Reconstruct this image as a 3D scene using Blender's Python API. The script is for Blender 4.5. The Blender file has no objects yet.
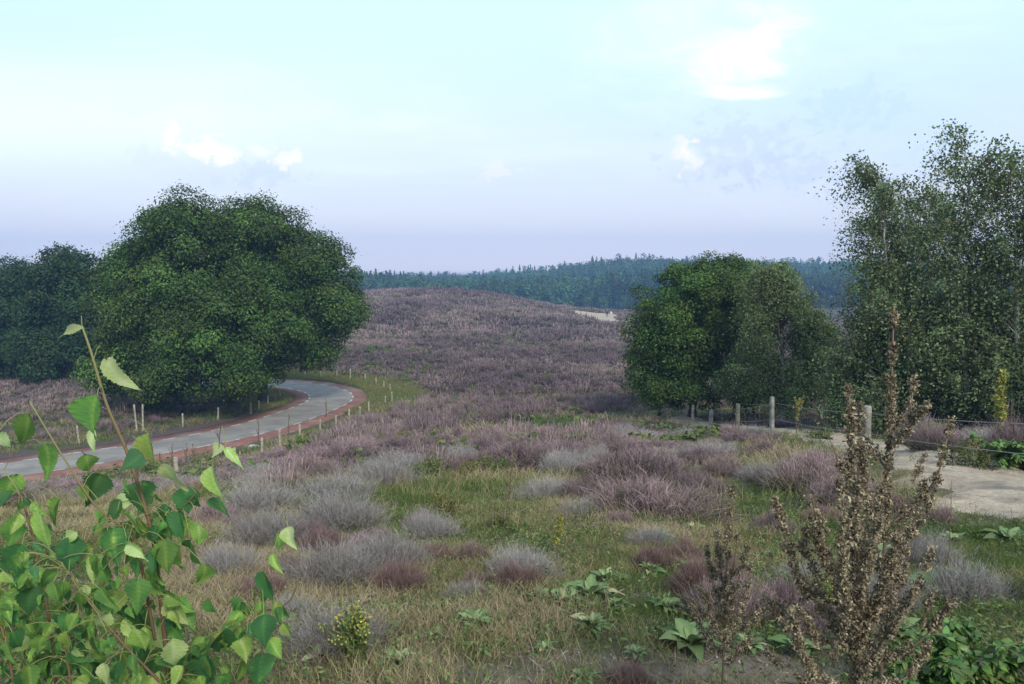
import bpy, math, random
import numpy as np
from mathutils import Vector

rng = np.random.default_rng(11)
random.seed(11)
SC = bpy.context.scene
COL = SC.collection
R = math.radians

# ------------------------------------------------------------------ camera, sky, sun, exposure
EZ = 1.7                      # eye height above the ground at the camera
FPX = 768.0                   # focal length in pixels at 1024 wide
PITCH = math.atan(70 / FPX)
cam_d = bpy.data.cameras.new('camera')
cam_d.sensor_width = 36; cam_d.lens = 27
cam_d.clip_start = 0.05; cam_d.clip_end = 8000
cam = bpy.data.objects.new('camera', cam_d); COL.objects.link(cam)
cam.location = (0, 0, EZ); cam.rotation_euler = (math.pi / 2 - PITCH, 0, 0)
SC.camera = cam
SUN_AZ, SUN_EL = R(158), R(36)          # clockwise from straight ahead: right and a little behind
sun_d = bpy.data.lights.new('sun', 'SUN'); sun_d.energy = 2.9; sun_d.angle = R(12); sun_d.color = (1, .91, .78)
sun = bpy.data.objects.new('sun', sun_d); COL.objects.link(sun)
sdir = Vector((math.cos(SUN_EL) * math.sin(SUN_AZ), math.cos(SUN_EL) * math.cos(SUN_AZ), math.sin(SUN_EL)))
sun.rotation_euler = sdir.to_track_quat('Z', 'Y').to_euler(); sun.location = (30, -20, 40)
vs = SC.view_settings
SC.display_settings.display_device = 'sRGB'
vs.view_transform = 'Standard'; vs.look = 'None'; vs.gamma = 1; vs.use_curve_mapping = False
vs.exposure = 0.45
cy = SC.cycles
cy.use_denoising = True
cy.max_bounces = 5; cy.diffuse_bounces = 3; cy.glossy_bounces = 2; cy.transmission_bounces = 3
cy.volume_bounces = 0; cy.transparent_max_bounces = 4; cy.sample_clamp_indirect = 3

class NT:
    """small helper that writes shader nodes"""
    def __init__(s, tree): s.t = tree; tree.nodes.clear()
    def n(s, typ, **kw):
        nd = s.t.nodes.new(typ)
        for k, v in kw.items(): setattr(nd, k, v)
        return nd
    def put(s, sock, v):
        if isinstance(v, bpy.types.NodeSocket): s.t.links.new(v, sock)
        else:
            if sock.type == 'RGBA' and len(v) == 3: v = (*v, 1)
            sock.default_value = v
    def m(s, op, a, b=0.0, c=None, clamp=False):
        nd = s.n('ShaderNodeMath', operation=op, use_clamp=clamp)
        s.put(nd.inputs[0], a); s.put(nd.inputs[1], b)
        if c is not None: s.put(nd.inputs[2], c)
        return nd.outputs[0]
    def ss(s, x, lo, hi):
        nd = s.n('ShaderNodeMapRange', interpolation_type='SMOOTHSTEP')
        s.put(nd.inputs[0], x); nd.inputs[1].default_value = lo; nd.inputs[2].default_value = hi
        return nd.outputs[0]
    def mix(s, f, a, b, blend='MIX'):
        nd = s.n('ShaderNodeMix', data_type='RGBA', blend_type=blend)
        s.put(nd.inputs[0], f); s.put(nd.inputs[6], a); s.put(nd.inputs[7], b)
        return nd.outputs[2]
    def ramp(s, f, stops, interp='LINEAR'):
        nd = s.n('ShaderNodeValToRGB'); cr = nd.color_ramp; cr.interpolation = interp
        while len(cr.elements) < len(stops): cr.elements.new(0.5)
        for e, (p, c) in zip(cr.elements, stops): e.position = p; e.color = (*c, 1)
        s.put(nd.inputs[0], f)
        return nd.outputs[0]
    def noise(s, vec, scale, detail=4.0, rough=.55, dist=0.0):
        nd = s.n('ShaderNodeTexNoise')
        if vec is not None: s.put(nd.inputs['Vector'], vec)
        nd.inputs['Scale'].default_value = scale; nd.inputs['Detail'].default_value = detail
        nd.inputs['Roughness'].default_value = rough; nd.inputs['Distortion'].default_value = dist
        return nd.outputs['Fac']
    def mapping(s, vec, scale=(1, 1, 1), loc=(0, 0, 0)):
        nd = s.n('ShaderNodeMapping'); s.put(nd.inputs['Vector'], vec)
        nd.inputs['Scale'].default_value = scale; nd.inputs['Location'].default_value = loc
        return nd.outputs[0]

def build_world():
    w = bpy.data.worlds.new('World'); SC.world = w; w.use_nodes = True
    k = NT(w.node_tree)
    tc = k.n('ShaderNodeTexCoord').outputs['Generated']
    sx = k.n('ShaderNodeSeparateXYZ'); k.put(sx.inputs[0], tc)
    x, y, z = sx.outputs
    yy = k.m('MAXIMUM', y, .08)
    az = k.m('DIVIDE', x, yy); el = k.m('DIVIDE', z, yy)
    sky = k.n('ShaderNodeTexSky', sky_type='NISHITA'); sky.sun_disc = False
    sky.sun_elevation = SUN_EL; sky.sun_rotation = SUN_AZ; sky.air_density = 1.2; sky.dust_density = 2.5
    nis = k.mix(1.0, sky.outputs[0], (.1, .1, .1), 'MULTIPLY')
    veil = k.ramp(k.m('MULTIPLY_ADD', z, .8, .1), [
        (0, (.16, .17, .20)), (.095, (.30, .30, .37)), (.102, (.95, .87, .92)), (.14, (.88, .85, .92)), (.20, (.75, .83, .95)),
        (.27, (.66, .86, .95)), (.34, (.70, .93, 1.0)), (.6, (.62, .80, .98)), (1, (.55, .70, .95))])
    base = k.mix(.86, nis, veil)
    flat = k.mapping(tc, (1, 1, 5))
    st = k.noise(flat, 2.4, 6, .6, .6)
    left = k.ss(az, .35, -.75)
    band = k.m('MULTIPLY', k.ss(el, .08, .17), k.ss(el, .33, .2))
    base = k.mix(k.m('MULTIPLY', k.m('MULTIPLY', left, band), .75), base, (.86, .96, 1.0))
    base = k.mix(k.m('MULTIPLY', k.ss(st, .45, .75), k.m('MULTIPLY_ADD', left, .3, .3)), base, (.86, .97, 1.0))
    n1 = k.noise(k.mapping(tc, (1, 1, 1.3)), 46, 8, .66, .3)
    n2 = k.noise(k.mapping(tc, (1, 1, 2.2)), 9, 8, .66, .9)
    def blob(px, py, wpx, hpx, noise, amp, lo=.0, hi=.5):
        u = (px - 512) / FPX; v = (342 - py) / FPX
        cp, sp = math.cos(PITCH), math.sin(PITCH)
        d = cp + v * sp; a = u / d; e = (-sp + v * cp) / d
        dx = k.m('MULTIPLY', k.m('SUBTRACT', az, a), FPX / wpx)
        dy = k.m('MULTIPLY', k.m('SUBTRACT', el, e), FPX / hpx)
        r = k.m('SQRT', k.m('ADD', k.m('MULTIPLY', dx, dx), k.m('MULTIPLY', dy, dy)))
        q = k.m('ADD', k.m('SUBTRACT', 1.0, r), k.m('MULTIPLY', k.m('SUBTRACT', noise, .5), amp))
        return k.ss(q, lo, hi)
    def lay(b, col, f): return k.mix(k.m('MULTIPLY', b, f), base, col)
    for px, py, w_, h_, nz, amp, col, f, hi in [
            (900, 120, 230, 100, n2, 1.8, (.60, .75, .92), .7, 1.0),
            (740, 150, 80, 34, n1, 5.0, (.58, .68, .88), .6, .7), (810, 170, 90, 24, n1, 5.0, (.58, .66, .86), .55, .7),
            (850, 106, 50, 26, n1, 5.0, (.52, .70, .90), .5, .5),
            (700, 40, 170, 100, n2, 1.8, (.88, 1.0, 1.0), .6, 1.4),
            (770, 12, 60, 26, n2, 3.6, (1.0, 1.02, 1.0), .5, 1.3), (748, 38, 60, 26, n2, 4.0, (1.0, 1.02, 1.0), .55, 1.2), (720, 62, 58, 24, n2, 4.0, (1.0, 1.0, .99), .6, 1.2), (700, 82, 60, 16, n2, 4.0, (1.0, 1.0, .98), .6, 1.2), (735, 94, 66, 8, n2, 2.6, (1.02, 1.0, .96), .75, 1.0),
            (110, 125, 330, 40, n2, 1.4, (.90, .99, 1.0), .6, 1.2), (395, 124, 70, 16, n2, 1.8, (.86, .93, .98), .5, 1.0),
            (200, 172, 80, 22, n2, 2.0, (.70, .77, .92), .5, 1.0), (150, 160, 34, 22, n1, 4.0, (.74, .80, .94), .55, .8), (262, 170, 46, 20, n1, 4.0, (.62, .71, .90), .6, .8),
            (172, 138, 20, 15, n1, 5.0, (1.0, .98, .98), .75, .7), (188, 146, 20, 13, n1, 5.0, (1.0, .97, .97), .8, .7), (206, 150, 20, 14, n1, 5.0, (1.0, .97, .96), .85, .6), (224, 158, 18, 12, n1, 5.0, (1.0, .96, .95), .8, .6), (234, 152, 9, 8, n1, 3.4, (1.0, .97, .96), .7, .6),
            (262, 153, 14, 9, n1, 5.0, (.97, .95, .97), .6, .7), (281, 160, 14, 9, n1, 5.0, (1.0, .95, .96), .75, .6), (296, 157, 9, 10, n1, 3.4, (1.0, .95, .96), .75, .6),
            (680, 148, 14, 20, n1, 5.5, (1.0, .95, .97), .55, 1.0), (692, 157, 12, 14, n1, 5.0, (1.0, .95, .97), .6, .9), (500, 172, 20, 10, n1, 6.5, (.90, .88, .95), .5, .6)]:
        base = lay(blob(px, py, w_, h_, nz, amp, 0, hi), col, f)
    bg = k.n('ShaderNodeBackground'); k.put(bg.inputs[0], base); bg.inputs[1].default_value = .94
    out = k.n('ShaderNodeOutputWorld'); k.put(out.inputs[0], bg.outputs[0])
build_world()

# ------------------------------------------------------------------ terrain
CP, SP = math.cos(PITCH), math.sin(PITCH)
def ray(px, py):
    u = (px - 512) / FPX; v = (342 - py) / FPX
    d = CP + v * SP
    return u / d, (-SP + v * CP) / d             # x and z per metre of depth
def at(px, py, Y):
    a, e = ray(px, py); return np.array([a * Y, Y, EZ + e * Y])

def vnoise(x, y, seed=0):
    xi = np.floor(x).astype(np.int64); yi = np.floor(y).astype(np.int64); fx = x - xi; fy = y - yi
    fx = fx * fx * (3 - 2 * fx); fy = fy * fy * (3 - 2 * fy)
    def h(i, j):
        n = (i * 374761393 + j * 668265263 + seed * 982451653) & 0x7fffffff
        n = ((n ^ (n >> 13)) * 1274126177) & 0x7fffffff
        return ((n ^ (n >> 16)) & 0xffff) / 65535.0
    return (h(xi, yi) * (1 - fx) + h(xi + 1, yi) * fx) * (1 - fy) + (h(xi, yi + 1) * (1 - fx) + h(xi + 1, yi + 1) * fx) * fy
def fbm(x, y, o=4, seed=0):
    s = 0; a = .5; t = 0
    for i in range(o): s = s + a * vnoise(x * 2 ** i, y * 2 ** i, seed + i); t += a; a *= .5
    return s / t

CTRL = [  # pixel, depth: the terrain passes through these
    (512, 684, 3.15), (100, 684, 3.15), (1000, 684, 3.1), (512, 600, 4.6), (100, 600, 4.6), (950, 600, 4.55), (512, 550, 6.5), (100, 548, 6.3), (900, 548, 6.3),
    (512, 500, 11), (230, 500, 11.5), (0, 515, 11), (512, 470, 17), (230, 478, 19.5), (0, 492, 21), (512, 440, 27), (330, 448, 30), (512, 412, 46), (420, 420, 43),
    (512, 390, 66), (480, 370, 85), (450, 340, 115), (440, 320, 145), (440, 300, 185), (440, 291.5, 215), (370, 294, 208), (500, 297, 212), (540, 306, 205), (590, 314, 200),
    (330, 360, 95), (340, 330, 127), (620, 380, 72), (600, 350, 105), (600, 328, 155), (560, 309.5, 203), (620, 316, 197), (650, 317, 195), (720, 320, 195),
    (960, 492, 10), (1020, 530, 7.2), (930, 456, 15), (1020, 462, 14.5), (868, 456, 17), (773, 433, 24), (738, 437, 26), (690, 424, 38), (900, 440, 24), (1000, 440, 25),
    (800, 415, 40), (1000, 410, 42), (850, 360, 90), (1010, 350, 100), (850, 340, 150), (1000, 335, 180)]
CTRL_D = [  # pixel column, depth, drop below the eye
    (440, 260, 9), (440, 330, 16), (440, 420, 22.5), (560, 420, 22.5), (700, 330, 18), (700, 420, 20), (950, 330, 18), (950, 430, 18), (200, 420, 20), (0, 420, 18), (300, 205, 7.5), (200, 205, 9), (80, 205, 12), (-150, 205, 13),
    (512, 650, 17), (560, 650, 12), (625, 660, 5.5), (700, 690, 6.5), (850, 700, 8), (380, 650, 21), (200, 650, 19), (512, 1000, 20), (800, 1000, 9), (200, 1000, 18), (20, 75, 11.7), (60, 90, 12.2), (20, 120, 13), (-150, 45, 10.6), (-150, 75, 12), (-200, 20, 5.5), (1250, 20, 4.2), (1250, 60, 7.5), (1250, 150, 13),
    (512, .5, 1.7), (0, .5, 1.7), (1024, .5, 1.7)]
ROAD_PX = [(-190, 492, 10.35), (-90, 481, 10.4), (0, 471, 10.5), (80, 459, 10.55), (150, 448.5, 10.6), (200, 440, 10.65), (240, 431.5, 10.7), (275, 422, 10.75), (303, 412.5, 10.8), (322, 405, 10.85),
           (331, 399, 10.9), (329, 393, 10.95), (316, 388.5, 11), (294, 385, 11), (262, 383, 11), (215, 382, 11), (150, 381.5, 11.1)]
rp = []
for px, py, d in ROAD_PX:
    a, e = ray(px, py); Y = -d / e; rp.append((a * Y, Y, EZ - d))
rp = np.array(rp)
def spline(P, n=16):
    P = np.asarray(P, float); Q = np.vstack([2 * P[0] - P[1], P, 2 * P[-1] - P[-2]]); out = []
    for i in range(1, len(Q) - 2):
        t = np.linspace(0, 1, n, endpoint=False)[:, None]
        p0, p1, p2, p3 = Q[i - 1], Q[i], Q[i + 1], Q[i + 2]
        out.append(.5 * (2 * p1 + (p2 - p0) * t + (2 * p0 - 5 * p1 + 4 * p2 - p3) * t ** 2 + (3 * p1 - p0 - 3 * p2 + p3) * t ** 3))
    out.append(P[-1:]); return np.vstack(out)
road = spline(rp, 12)
for _ in range(12): road[1:-1] = .25 * road[:-2] + .5 * road[1:-1] + .25 * road[2:]
seg = np.r_[0, np.cumsum(np.linalg.norm(np.diff(road, axis=0), axis=1))]
sl = np.arange(0, seg[-1], .5)
road = np.stack([np.interp(sl, seg, road[:, i]) for i in range(3)], 1)

cx, cz_ = [], []
for px, py, Y in CTRL:
    p = at(px, py, Y); cx.append((p[0], p[1])); cz_.append(p[2])
for px, Y, d in CTRL_D:
    cx.append(((px - 512) / FPX * Y, Y)); cz_.append(EZ - d)
for p in road[::10]: cx.append((p[0], p[1])); cz_.append(p[2])
cx = np.array(cx); cz_ = np.array(cz_)
def feat(x, y):
    y = np.maximum(y, .3)
    return np.stack([np.clip(x / (y + 3), -1.1, 1.1) * 2.2, np.clip(np.log(y + 4), 1.45, 7.0)], -1)
F = feat(cx[:, 0], cx[:, 1]); NC = len(F)
def tps(d2): return .5 * d2 * np.log(d2 + 1e-9)
A = np.zeros((NC + 3, NC + 3)); A[:NC, :NC] = tps(((F[:, None] - F[None]) ** 2).sum(-1)) + np.eye(NC) * 2e-4
A[:NC, NC] = 1; A[:NC, NC + 1:] = F; A[NC, :NC] = 1; A[NC + 1:, :NC] = F.T
W = np.linalg.solve(A, np.r_[cz_, 0, 0, 0])
rs = road[::2]
def road_dist(x, y):
    """distance to the road's middle line and the road's height there"""
    x = np.atleast_1d(x); y = np.atleast_1d(y); D = np.full(x.shape, 99.); Z = np.zeros(x.shape)
    near = np.where((x < 2) & (x > -70) & (y > 25) & (y < 100))[0]
    for c in np.array_split(near, max(1, len(near) // 40000 + 1)):
        if len(c) == 0: continue
        d2 = (x[c, None] - rs[None, :, 0]) ** 2 + (y[c, None] - rs[None, :, 1]) ** 2
        j = d2.argmin(1); D[c] = np.sqrt(d2[np.arange(len(c)), j]); Z[c] = rs[j, 2]
    return D, Z
def sst(x, a, b):
    t = np.clip((x - a) / (b - a), 0, 1); return t * t * (3 - 2 * t)
def gz(x, y):
    """height of the ground"""
    x = np.asarray(x, float); y = np.asarray(y, float); sh = x.shape; x = x.ravel(); y = y.ravel(); z = np.empty(len(x))
    for s in range(0, len(x), 60000):
        f = feat(x[s:s + 60000], y[s:s + 60000])
        z[s:s + 60000] = tps(((f[:, None] - F[None]) ** 2).sum(-1)) @ W[:NC] + W[NC] + f @ W[NC + 1:]
    dist = np.hypot(x, y)
    z += (fbm(x * .35, y * .35, 4, 5) - .5) * .35 * sst(dist, 2, 9) + (fbm(x * 2.2, y * 2.2, 3, 9) - .5) * .12
    z += (fbm(x * .05, y * .05, 3, 2) - .5) * 1.5 * sst(dist, 60, 150)
    D, Z = road_dist(x, y)
    w = 1 - sst(D, 4.4, 8.5)
    z = z * (1 - w) + (Z - .05) * w
    return z.reshape(sh)
def g1(x, y): return float(gz(np.array([x]), np.array([y]))[0])
_ts = np.r_[np.arange(1.5, 30, .05), np.arange(30, 120, .2), np.arange(120, 330, .6)]
def hit(px, py):
    """where the ray through a pixel meets the ground"""
    a, e = ray(px, py)
    z = gz(a * _ts, _ts); d = EZ + e * _ts - z
    j = np.argmax(d < 0)
    if d[j] >= 0: j = len(_ts) - 1
    return np.array([a * _ts[j], _ts[j], z[j]])

# ------------------------------------------------------------------ mesh and material helpers
def tag(o, label=None, cat=None, group=None, kind=None):
    if label: o['label'] = label
    if cat: o['category'] = cat
    if group: o['group'] = group
    if kind: o['kind'] = kind
    return o
def empty(name, loc, label=None, cat=None, group=None):
    o = bpy.data.objects.new(name, None); COL.objects.link(o); o.location = loc; o.empty_display_size = .2
    return tag(o, label, cat, group)
class MB:
    def __init__(s): s.v = []; s.f = []; s.t = []; s.u = []; s.m = []; s.n = 0
    def add(s, v, f, t=0.5, u=0.5, m=0):
        v = np.asarray(v, float).reshape(-1, 3); f = np.asarray(f, np.int64)
        s.v.append(v); s.f.append(f + s.n); s.n += len(v)
        s.t.append(np.broadcast_to(t, len(v)).astype(np.float32)); s.u.append(np.broadcast_to(u, len(v)).astype(np.float32))
        s.m.append(np.full(len(f), m, np.int32))
    def mesh(s, name, mats, origin=(0, 0, 0), smooth=False):
        me = bpy.data.meshes.new(name)
        v = np.vstack(s.v) - np.asarray(origin)
        nl = sum(f.size for f in s.f); npoly = sum(len(f) for f in s.f)
        me.vertices.add(len(v)); me.vertices.foreach_set('co', v.astype(np.float32).ravel())
        me.loops.add(nl); me.loops.foreach_set('vertex_index', np.concatenate([f.ravel() for f in s.f]).astype(np.int32))
        me.polygons.add(npoly)
        tot = np.concatenate([np.full(len(f), f.shape[1], np.int32) for f in s.f])
        me.polygons.foreach_set('loop_start', (np.cumsum(tot) - tot).astype(np.int32))
        me.polygons.foreach_set('material_index', np.concatenate(s.m))
        if smooth: me.polygons.foreach_set('use_smooth', np.ones(npoly, bool))
        a = me.attributes.new('tone', 'FLOAT', 'POINT'); a.data.foreach_set('value', np.concatenate(s.t))
        a = me.attributes.new('vary', 'FLOAT', 'POINT'); a.data.foreach_set('value', np.concatenate(s.u))
        for m in (mats if isinstance(mats, (list, tuple)) else [mats]): me.materials.append(m)
        me.update(calc_edges=True)
        return me
    def build(s, name, mats, parent=None, origin=(0, 0, 0), smooth=False):
        o = bpy.data.objects.new(name, s.mesh(name, mats, origin, smooth)); COL.objects.link(o)
        if parent is not None: o.parent = parent
        else: o.location = origin
        return o
def nrm(v): return v / np.maximum(np.linalg.norm(v, axis=-1, keepdims=True), 1e-9)
def rdir(n, up=0.0):
    d = rng.normal(size=(n, 3)); d[:, 2] += up; return nrm(d)
def leaves(mb, c, nor, L, Wd, t, u, m=0, along=None):
    """one rhombic leaf per centre, folded a little"""
    n = len(c); L = np.broadcast_to(L, n)[:, None]; Wd = np.broadcast_to(Wd, n)[:, None]
    a = rng.normal(size=(n, 3)) if along is None else along + rng.normal(size=(n, 3)) * .25
    a = nrm(a - nor * (a * nor).sum(1, keepdims=True)); b = np.cross(nor, a)
    v = np.stack([c - a * L * .5, c + b * Wd * .5 - a * L * .08 + nor * Wd * .12, c + a * L * .5, c - b * Wd * .5 - a * L * .08 + nor * Wd * .12], 1).reshape(-1, 3)
    mb.add(v, np.arange(4 * n).reshape(-1, 4), np.repeat(np.broadcast_to(t, n), 4), np.repeat(np.broadcast_to(u, n), 4), m)
def blades(mb, base, d, L, w, bend, t0=0.0, t1=1.0, u=.5, m=0):
    """tapering strips of two segments from base along d, bending by the vector bend"""
    n = len(base); L = np.broadcast_to(L, n)[:, None]; w = np.broadcast_to(w, n)[:, None]
    side = nrm(np.cross(d, rng.normal(size=(n, 3)))) * w * .5
    mid = base + d * L * .55 + bend * L * .2; tip = base + d * L * .95 + bend * L * .65
    v = np.stack([base - side, base + side, mid - side * .9, mid + side * .9, tip - side * .25, tip + side * .25], 1).reshape(-1, 3)
    i = np.arange(n)[:, None] * 6
    f = np.concatenate([i + [0, 1, 3, 2], i + [2, 3, 5, 4]], 1).reshape(-1, 4)
    t0 = np.broadcast_to(t0, n); t1 = np.broadcast_to(t1, n); tm = t0 * .45 + t1 * .55
    mb.add(v, f, np.stack([t0, t0, tm, tm, t1, t1], 1).ravel(), np.repeat(np.broadcast_to(u, n), 6), m)
def tube(mb, P, rad, k=6, t=.5, m=0, u=.5):
    P = np.asarray(P, float); n = len(P); rad = np.broadcast_to(rad, n)
    T = nrm(np.gradient(P, axis=0)); ref = np.array([.31, .95, .05]) if abs(T[0][1]) < .8 else np.array([.95, .1, .3])
    B = nrm(np.cross(T, ref)); C = np.cross(T, B)
    an = np.linspace(0, 2 * np.pi, k, endpoint=False)
    v = P[:, None] + (B[:, None] * np.cos(an)[None, :, None] + C[:, None] * np.sin(an)[None, :, None]) * rad[:, None, None]
    i = np.arange(n - 1)[:, None] * k; j = np.arange(k)[None]; j2 = (j + 1) % k
    f = np.stack([i + j, i + j2, i + k + j2, i + k + j], -1).reshape(-1, 4)
    v = v.reshape(-1, 3); nv = len(v)
    tt = np.repeat(np.broadcast_to(t, n), k)
    v2 = np.vstack([v, P[-1:] + T[-1:] * rad[-1] * .4]); e = (n - 1) * k
    mb.add(v2, f, np.r_[tt, tt[-1]], u, m)
    mb.f.append(np.stack([np.full(k, nv), e + np.arange(k), e + (np.arange(k) + 1) % k], 1) + mb.n - len(v2)); mb.m.append(np.full(k, m, np.int32))
def curve(p0, p1, sag=(0, 0, 0), n=6, wob=0.0):
    t = np.linspace(0, 1, n)[:, None]; p = np.asarray(p0) * (1 - t) + np.asarray(p1) * t + np.asarray(sag) * (4 * t * (1 - t))
    if wob: p[1:-1] += rng.normal(size=(n - 2, 3)) * wob
    return p
def tile(mb, tv, tf, tt, pos, sc, rot, u, squash=None, tl=None):
    """many turned and scaled copies of a template into one mesh"""
    n = len(pos); c = np.cos(rot)[:, None]; s = np.sin(rot)[:, None]; sc = np.broadcast_to(sc, n)
    x = tv[None, :, 0] * c - tv[None, :, 1] * s; y = tv[None, :, 0] * s + tv[None, :, 1] * c
    z = np.broadcast_to(tv[None, :, 2], x.shape) * (1 if squash is None else squash[:, None])
    v = np.stack([x, y, z], -1) * sc[:, None, None] + pos[:, None]
    f = (tf[None] + (np.arange(n) * len(tv))[:, None, None]).reshape(-1, tf.shape[1])
    mb.add(v.reshape(-1, 3), f, np.tile(tt, n), np.repeat(u, len(tv)))

def mat_tone(name, stops, rough=.75, trans=0.0, hue=.0, val=.35, inst=False, spec=.2, noise=None, bump=0):
    """colour from the kind's own ramp, varied from leaf to leaf"""
    m = bpy.data.materials.new(name); m.use_nodes = True; k = NT(m.node_tree)
    t = k.n('ShaderNodeAttribute', attribute_name='tone').outputs['Fac']
    v = k.n('ShaderNodeAttribute', attribute_name='vary').outputs['Fac']
    c = k.ramp(t, stops)
    if inst:
        oi = k.n('ShaderNodeObjectInfo').outputs['Random']
        v = k.m('MULTIPLY_ADD', oi, .6, k.m('MULTIPLY', v, .4))
    hs = k.n('ShaderNodeHueSaturation')
    k.put(hs.inputs['Hue'], k.m('MULTIPLY_ADD', k.m('SUBTRACT', v, .5), hue, .5))
    k.put(hs.inputs['Value'], k.m('MULTIPLY_ADD', v, val * 2, 1 - val))
    k.put(hs.inputs['Color'], c); c = hs.outputs[0]
    if noise:
        p = k.n('ShaderNodeTexCoord').outputs['Object']
        c = k.mix(k.ss(k.noise(p, noise[0], 5), .4, .65), c, noise[1])
    b = k.n('ShaderNodeBsdfPrincipled'); k.put(b.inputs['Base Color'], c)
    b.inputs['Roughness'].default_value = rough; b.inputs['Specular IOR Level'].default_value = spec
    if bump:
        bp = k.n('ShaderNodeBump'); bp.inputs['Strength'].default_value = bump; bp.inputs['Distance'].default_value = .02
        k.put(bp.inputs['Height'], k.noise(k.n('ShaderNodeTexCoord').outputs['Object'], noise[0] * 2 if noise else 30, 5)); k.put(b.inputs['Normal'], bp.outputs[0])
    sh = b.outputs[0]
    if trans:
        tr = k.n('ShaderNodeBsdfTranslucent'); k.put(tr.inputs[0], c)
        mx = k.n('ShaderNodeMixShader'); mx.inputs[0].default_value = trans; k.put(mx.inputs[1], sh); k.put(mx.inputs[2], tr.outputs[0]); sh = mx.outputs[0]
    k.put(k.n('ShaderNodeOutputMaterial').inputs[0], sh)
    return m
def mat_mix(name, a, b, scale, rough=.85, detail=6, lo=.35, hi=.65, c=None, cscale=1, bump=.3, bscale=40, bdist=.02):
    m = bpy.data.materials.new(name); m.use_nodes = True; k = NT(m.node_tree)
    p = k.n('ShaderNodeTexCoord').outputs['Object']
    col = k.mix(k.ss(k.noise(p, scale, detail), lo, hi), a, b)
    if c: col = k.mix(k.ss(k.noise(p, cscale, 5), .48, .68), col, c)
    col = k.mix(k.m('MULTIPLY', k.ss(k.noise(p, bscale, 3), .3, .7), .35), col, k.mix(1, col, (.5, .5, .5), 'MULTIPLY'))
    bs = k.n('ShaderNodeBsdfPrincipled'); k.put(bs.inputs['Base Color'], col)
    bs.inputs['Roughness'].default_value = rough; bs.inputs['Specular IOR Level'].default_value = .2
    bp = k.n('ShaderNodeBump'); bp.inputs['Strength'].default_value = bump; bp.inputs['Distance'].default_value = bdist
    k.put(bp.inputs['Height'], k.noise(p, bscale, 6, .65)); k.put(bs.inputs['Normal'], bp.outputs[0])
    k.put(k.n('ShaderNodeOutputMaterial').inputs[0], bs.outputs[0])
    return m

M = {}
M['oak'] = mat_tone('oak_leaf', [(0, (.022, .044, .011)), (.5, (.058, .108, .022)), (1, (.145, .205, .042))], .6, .18, .05, .5, spec=.15)
M['birch'] = mat_tone('birch_leaf', [(0, (.055, .085, .040)), (.5, (.112, .165, .070)), (1, (.20, .25, .115))], .6, .22, .05, .45, spec=.15)
M['birch_light'] = mat_tone('weeping_birch_leaf', [(0, (.065, .10, .038)), (.5, (.13, .185, .072)), (1, (.23, .28, .12))], .6, .25, .05, .4, spec=.15)
M['dark_tree'] = mat_tone('far_leaf', [(0, (.016, .034, .012)), (.5, (.036, .072, .022)), (1, (.075, .125, .034))], .6, .18, .05, .4, spec=.12)
M['forest'] = mat_tone('forest_leaf', [(0, (.022, .040, .018)), (.5, (.046, .082, .030)), (1, (.10, .155, .050))], .7, .15, .08, .5)
M['bark'] = mat_mix('oak_bark', (.10, .085, .07), (.045, .038, .03), 6, cscale=3, c=(.08, .10, .06), bump=.8, bscale=18, bdist=.05)
M['birch_bark'] = mat_mix('birch_bark', (.55, .53, .49), (.30, .28, .26), 5, lo=.5, hi=.6, c=(.06, .05, .045), cscale=4, bump=.4, bscale=20)
HEA = [(0, (.040, .034, .024)), (.35, (.085, .080, .050)), (.6, (.185, .145, .142)), (.85, (.295, .212, .232)), (1, (.40, .28, .325))]
M['heather'] = mat_tone('heather_flower', HEA, .9, .1, .06, .42, inst=True)
HEF = HEA[:2] + [(.6, (.182, .140, .146)), (.85, (.262, .192, .215)), (1, (.335, .245, .285))]
M['heather_far'] = mat_tone('heather_flower_far', HEF, .9, .1, .07, .28)
M['rust'] = mat_tone('faded_heather', [(0, (.05, .04, .03)), (.4, (.12, .09, .075)), (.75, (.215, .148, .14)), (1, (.30, .205, .20))], .9, .1, .05, .3, inst=True)
M['grey'] = mat_tone('dead_heather_twig', [(0, (.06, .054, .048)), (.35, (.145, .132, .12)), (.7, (.265, .255, .252)), (1, (.37, .36, .365))], .9, 0, .04, .22, inst=True)
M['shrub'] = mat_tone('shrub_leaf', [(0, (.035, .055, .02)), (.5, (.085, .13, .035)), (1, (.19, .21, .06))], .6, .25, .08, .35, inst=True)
M['ochre'] = mat_tone('yellowing_shrub_leaf', [(0, (.05, .05, .02)), (.5, (.13, .125, .04)), (1, (.24, .21, .07))], .7, .25, .06, .35, inst=True)
M['grass'] = mat_tone('grass_blade', [(0, (.058, .095, .022)), (.3, (.115, .185, .042)), (.55, (.18, .185, .072)), (.8, (.26, .21, .125)), (1, (.40, .335, .22))], .8, .25, .06, .35)
M['litter'] = mat_tone('dead_twig', [(0, (.06, .05, .04)), (.5, (.17, .14, .11)), (1, (.36, .32, .27))], .9, 0, .03, .35)
M['mullein'] = mat_tone('woolly_leaf', [(0, (.055, .10, .030)), (.5, (.12, .19, .075)), (.85, (.23, .30, .15)), (1, (.42, .40, .22))], .75, .2, .04, .3)
M['forb'] = mat_tone('forb_leaf', [(0, (.05, .08, .025)), (.5, (.10, .145, .048)), (1, (.19, .225, .085))], .7, .25, .08, .4)
M['bramble'] = mat_tone('bramble_leaf', [(0, (.04, .085, .025)), (.5, (.08, .16, .04)), (1, (.16, .26, .06))], .45, .25, .05, .35, spec=.4)
M['weed'] = mat_tone('dry_seed_head', [(0, (.07, .056, .038)), (.4, (.165, .138, .094)), (.75, (.28, .238, .165)), (1, (.40, .345, .25))], .9, .08, .04, .32)
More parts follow.
